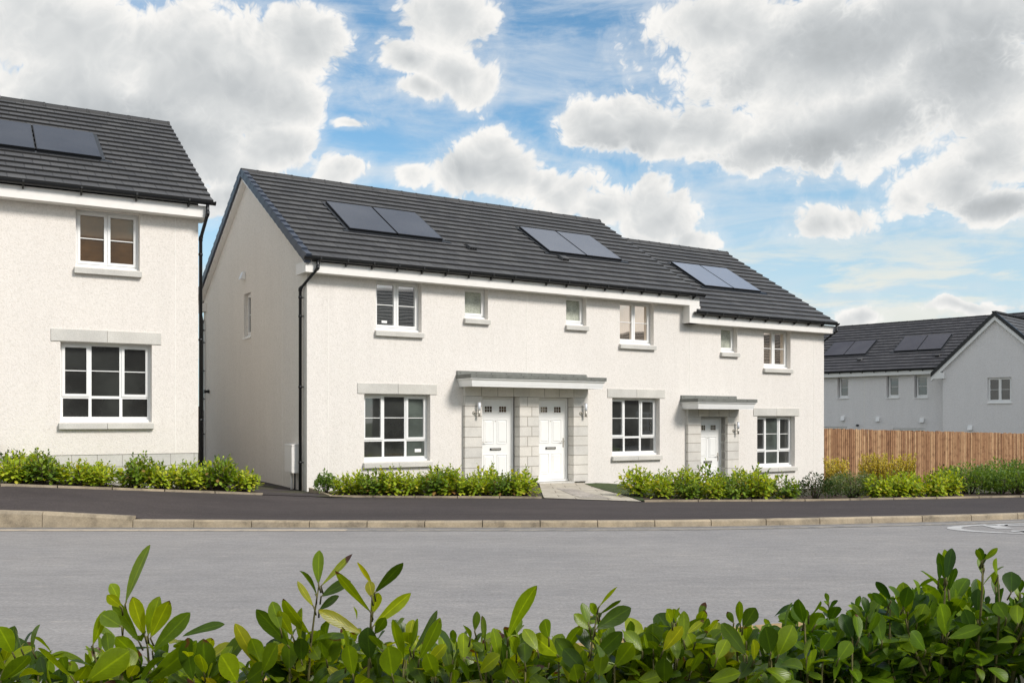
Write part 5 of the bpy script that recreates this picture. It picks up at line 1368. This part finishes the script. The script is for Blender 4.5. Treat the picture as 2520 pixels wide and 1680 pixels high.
# cloud masses: (azimuth deg, elevation deg, half width deg, half height deg)
CLOUDS = [(-25.84, 20.64, 7.09, 3.14), (-19.29, 20.25, 7.8, 3.75), (-24.32, 15.88, 7.27, 4.47), (-16.9, 18.7, 6.07, 3.64), (-12.68, 21.1, 2.78, 2.25), (-12.93, 17.86, 2.39, 1.52), (-14.44, 15.87, 3.23, 1.31), (-19.06, 15.51, 5.21, 2.79), (-27.33, 13.51, 5.23, 3.57), (-9.75, 17.15, 1.42, 0.53), (-10.65, 14.28, 2.43, 1.03), (-14.93, 13.44, 2.97, 1.21), (-17.38, 12.56, 1.45, 1.45), (-3.6, 23.12, 2.77, 2.02), (-6.37, 21.0, 2.1, 1.15), (-3.21, 20.16, 2.51, 1.87), (-5.71, 19.04, 1.58, 0.83), (-0.16, 14.76, 2.92, 2.11), (-3.08, 14.37, 2.38, 1.49), (-5.71, 14.07, 1.58, 0.75), (3.55, 13.62, 2.91, 2.38), (1.96, 14.63, 2.38, 1.49), (5.92, 12.57, 2.62, 1.76), (8.79, 12.24, 2.85, 2.38), (10.59, 10.67, 1.54, 1.01), (12.63, 22.22, 4.29, 2.22), (18.53, 20.33, 10.02, 4.2), (25.37, 17.73, 6.5, 4.13), (19.72, 16.38, 7.76, 2.87), (5.39, 17.26, 2.89, 1.81), (8.01, 17.18, 3.9, 1.92), (11.62, 16.76, 4.07, 2.03), (14.88, 15.37, 3.96, 1.67), (24.27, 20.89, 8.82, 3.17), (27.28, 14.63, 3.35, 2.65), (24.93, 13.1, 3.27, 1.94), (27.49, 11.92, 3.97, 1.69), (22.71, 12.15, 1.13, 1.05), (18.53, 11.23, 2.62, 1.33), (20.07, 5.69, 1.76, 0.64), (25.37, 6.12, 3.68, 0.47)]
GREYS = [(-21.39, 15.98, 6.9, 2.97, 0.36), (-17.86, 18.61, 4.81, 2.04, 0.22), (-25.41, 18.16, 4.33, 1.73, 0.14), (-14.93, 17.95, 3.22, 1.86, 0.18), (5.92, 15.92, 3.94, 1.22, 0.4), (11.11, 14.62, 5.11, 1.1, 0.38), (8.53, 16.91, 3.89, 1.2, 0.22), (19.72, 20.86, 7.99, 3.05, 0.4), (26.44, 19.08, 5.96, 3.39, 0.4), (18.05, 15.36, 6.23, 1.76, 0.44), (22.71, 16.51, 5.87, 2.14, 0.36), (27.07, 11.4, 4.21, 1.13, 0.4), (26.23, 13.86, 1.71, 0.79, 0.25), (-3.87, 23.79, 2.38, 0.89, 0.12), (-17.86, 13.96, 3.36, 1.19, 0.2), (13.39, 18.99, 2.76, 1.62, 0.25)]
def make_group():
    """billowing detail: rounded lobes at several sizes plus a soft fractal"""
    g = bpy.data.node_groups.new('cloud_detail', 'ShaderNodeTree')
    g.interface.new_socket('Dir', in_out='INPUT', socket_type='NodeSocketVector')
    g.interface.new_socket('Detail', in_out='OUTPUT', socket_type='NodeSocketFloat')
    g.interface.new_socket('Soft', in_out='OUTPUT', socket_type='NodeSocketFloat')
    gi = g.nodes.new('NodeGroupInput'); go = g.nodes.new('NodeGroupOutput')
    f1 = tex_noise(g, gi.outputs[0], 8, 4, .55)
    d = M('MULTIPLY_ADD', f1.outputs[0], 1.7, -.85, nt=g)
    # lobes are displaced a little by the soft fractal
    wv = g.nodes.new('ShaderNodeVectorMath'); wv.operation = 'MULTIPLY_ADD'
    g.links.new(f1.outputs[0], wv.inputs[0]); wv.inputs[1].default_value = (.10, .06, .12); g.links.new(gi.outputs[0], wv.inputs[2])
    for sc, am, of in ((13, .60, (0, 0, 0)), (27, .40, (3.1, 1.7, 0)), (58, .27, (7.3, 2.2, 5)), (125, .18, (1.3, 9.2, 3)), (260, .11, (4.3, 6.2, 8))):
        ad = g.nodes.new('ShaderNodeVectorMath'); ad.operation = 'ADD'; g.links.new(wv.outputs[0], ad.inputs[0]); ad.inputs[1].default_value = of
        n = tex_noise(g, ad.outputs[0], sc, 0, .5)
        b_ = M('ABSOLUTE', M('MULTIPLY_ADD', n.outputs[0], 2., -1., nt=g), nt=g)
        d = M('ADD', d, M('MULTIPLY_ADD', b_, am*1.5, -am*.38, nt=g), nt=g)
        if sc == 58: soft = d
    g.links.new(d, go.inputs[0]); g.links.new(soft, go.inputs[1]); return g
grp = make_group()
tc = nd(nt, 'ShaderNodeTexCoord'); DIR = tc.outputs['Generated']
def detail(off):
    n = nt.nodes.new('ShaderNodeGroup'); n.node_tree = grp
    if off is None: nt.links.new(DIR, n.inputs[0])
    else:
        a = nt.nodes.new('ShaderNodeVectorMath'); a.operation = 'ADD'; nt.links.new(DIR, a.inputs[0]); a.inputs[1].default_value = off
        nt.links.new(a.outputs[0], n.inputs[0])
    return n.outputs
T0o = detail(None); T0 = T0o[0]; T1 = detail((.007, 0, .018))[1]
sx = nd(nt, 'ShaderNodeSeparateXYZ'); nt.links.new(DIR, sx.inputs[0])
az0 = M('ARCTAN2', sx.outputs[0], sx.outputs[1]); el0 = M('ARCSINE', sx.outputs[2])
cb0 = nd(nt, 'ShaderNodeCombineXYZ'); nt.links.new(az0, cb0.inputs[0]); nt.links.new(el0, cb0.inputs[1])
wn = tex_noise(nt, DIR, 9, 2)
wsb = nt.nodes.new('ShaderNodeVectorMath'); wsb.operation = 'SUBTRACT'; nt.links.new(wn.outputs['Color'], wsb.inputs[0]); wsb.inputs[1].default_value = (.5, .5, .5)
wad = nt.nodes.new('ShaderNodeVectorMath'); wad.operation = 'MULTIPLY_ADD'; nt.links.new(wsb.outputs[0], wad.inputs[0]); wad.inputs[1].default_value = (.06, .06, 0); nt.links.new(cb0.outputs[0], wad.inputs[2])
field = None
for (a, e, rx, ry) in CLOUDS:
    A = min(1.5, (rx*ry)**.5/2.7+.66)
    s1 = nt.nodes.new('ShaderNodeVectorMath'); s1.operation = 'SUBTRACT'; nt.links.new(wad.outputs[0], s1.inputs[0]); s1.inputs[1].default_value = (R(a), R(e), 0)
    s2 = nt.nodes.new('ShaderNodeVectorMath'); s2.operation = 'MULTIPLY'; nt.links.new(s1.outputs[0], s2.inputs[0]); s2.inputs[1].default_value = (1/R(rx), 1/R(ry), 0)
    s3 = nt.nodes.new('ShaderNodeVectorMath'); s3.operation = 'LENGTH'; nt.links.new(s2.outputs[0], s3.inputs[0])
    val = M('MULTIPLY_ADD', s3.outputs['Value'], -A*1.05, A*1.05)
    field = val if field is None else M('SMOOTH_MAX', field, val, .12)
n0 = tex_noise(nt, DIR, 2.6, 2, .5)
gen = M('MULTIPLY_ADD', n0.outputs[0], 3.2, -1.35)
away = srange(sx.outputs[1], .80, .55, -2.0, 0.); high = srange(el0, .50, .64, -2.0, 0.)
gen = M('ADD', gen, M('MAXIMUM', away, high))
field = M('MAXIMUM', M('MAXIMUM', field, gen), -.75)
D0 = M('ADD', field, T0)
sx = nd(nt, 'ShaderNodeSeparateXYZ'); nt.links.new(DIR, sx.inputs[0])
az = M('ARCTAN2', sx.outputs[0], sx.outputs[1]); el = M('ARCSINE', sx.outputs[2])
grey = None
cb = nd(nt, 'ShaderNodeCombineXYZ'); nt.links.new(az, cb.inputs[0]); nt.links.new(el, cb.inputs[1])
for (a, e, rx, ry, amp) in GREYS:
    s1 = nt.nodes.new('ShaderNodeVectorMath'); s1.operation = 'SUBTRACT'; nt.links.new(cb.outputs[0], s1.inputs[0]); s1.inputs[1].default_value = (R(a), R(e), 0)
    s2 = nt.nodes.new('ShaderNodeVectorMath'); s2.operation = 'MULTIPLY'; nt.links.new(s1.outputs[0], s2.inputs[0]); s2.inputs[1].default_value = (1/R(rx), 1/R(ry), 0)
    s3 = nt.nodes.new('ShaderNodeVectorMath'); s3.operation = 'LENGTH'; nt.links.new(s2.outputs[0], s3.inputs[0])
    v = srange(s3.outputs['Value'], 1.15, .1, 0, amp)
    grey = v if grey is None else M('SMOOTH_MAX', grey, v, .15)
gn = tex_noise(nt, DIR, 7, 5, .6)
grey = M('MULTIPLY', grey, M('MULTIPLY_ADD', gn.outputs[0], .7, .60))
mask = M('MAXIMUM', srange(D0, -.12, .36), srange(D0, -.7, .15, 0., .26))
lit = M('SUBTRACT', M('MULTIPLY_ADD', T0, .35, M('MULTIPLY', T0o[1], .65)), T1)                                      # > 0 where the cloud thins towards the light
relief = M('MULTIPLY', M('MULTIPLY', lit, .27), srange(grey, 0., .35, 1., .35))
thick = srange(D0, .25, 1.5, 0., .20)
bright = M('SUBTRACT', M('ADD', M('SUBTRACT', .98, thick), relief), M('MULTIPLY', grey, srange(D0, .05, .8, 0., .85)))
bright = M('MINIMUM', M('MAXIMUM', bright, .36), 1.02)
cr = ramp(nt, bright, [(.36, (.40, .425, .44)), (.6, (.56, .585, .60)), (.8, (.73, .745, .745)), (1., (.96, .945, .915))])
# thin high cirrus over the blue
mp = nd(nt, 'ShaderNodeMapping'); mp.inputs['Scale'].default_value = (1.0, 1, 4.5); mp.inputs['Rotation'].default_value = (0, R(-14), 0)
nt.links.new(DIR, mp.inputs['Vector'])
ci = tex_noise(nt, mp.outputs[0], 4.5, 8, .62, .6)
cirr = srange(ci.outputs[0], .40, .74, 0., .72)
skyc = nd(nt, 'ShaderNodeVectorMath', operation='MULTIPLY'); nt.links.new(sky.outputs[0], skyc.inputs[0]); skyc.inputs[1].default_value = (.10*1.15, .10*1.6, .10*1.65)
blue = mixc(nt, cirr, skyc.outputs[0], (.72, .78, .84))
haze = srange(el, .34, .06, 0., .72)
blue = mixc(nt, haze, blue, (.62, .74, .80))
low = tex_noise(nt, mp.outputs[0], 9, 7, .6, .4)
lowm = M('MULTIPLY', srange(low.outputs[0], .45, .62), srange(el, .22, .13, 0., .75))
blue = mixc(nt, lowm, blue, (.86, .85, .76))
final = mixc(nt, mask, blue, cr.outputs[0])
bg = nd(nt, 'ShaderNodeBackground'); bg.inputs['Strength'].default_value = 1.0
nt.links.new(final, bg.inputs['Color']); nt.links.new(bg.outputs[0], out.inputs[0])
world.cycles.sampling_method = 'MANUAL'; world.cycles.sample_map_resolution = 256

# ================================================================== SUN, CAMERA, VIEW
sd = bpy.data.lights.new('Sun', 'SUN'); sd.energy = 3.4; sd.angle = R(14); sd.color = (1.0, .94, .87)
so = bpy.data.objects.new('Sun', sd); COL.objects.link(so)
dv = Vector((math.sin(SUN_AZ)*math.cos(SUN_EL), math.cos(SUN_AZ)*math.cos(SUN_EL), math.sin(SUN_EL)))
so.rotation_euler = dv.to_track_quat('Z', 'Y').to_euler(); so.location = (10, -10, 20)
cd = bpy.data.cameras.new('Camera'); cam = bpy.data.objects.new('Camera', cd); COL.objects.link(cam)
cam.location = (0, 0, ZO); cam.rotation_euler = (R(90), 0, 0)
cd.sensor_width = 36; cd.lens = 36*2314/2520; cd.shift_y = (1033-840)/2520; cd.clip_start = .05; cd.clip_end = 3000
scn.camera = cam
scn.render.engine = 'CYCLES'; scn.render.resolution_x = 1024; scn.render.resolution_y = 682
scn.view_settings.view_transform = 'Standard'; scn.view_settings.look = 'None'; scn.view_settings.exposure = 0
scn.cycles.use_denoising = True
scn.cycles.max_bounces = 8; scn.cycles.transparent_max_bounces = 8
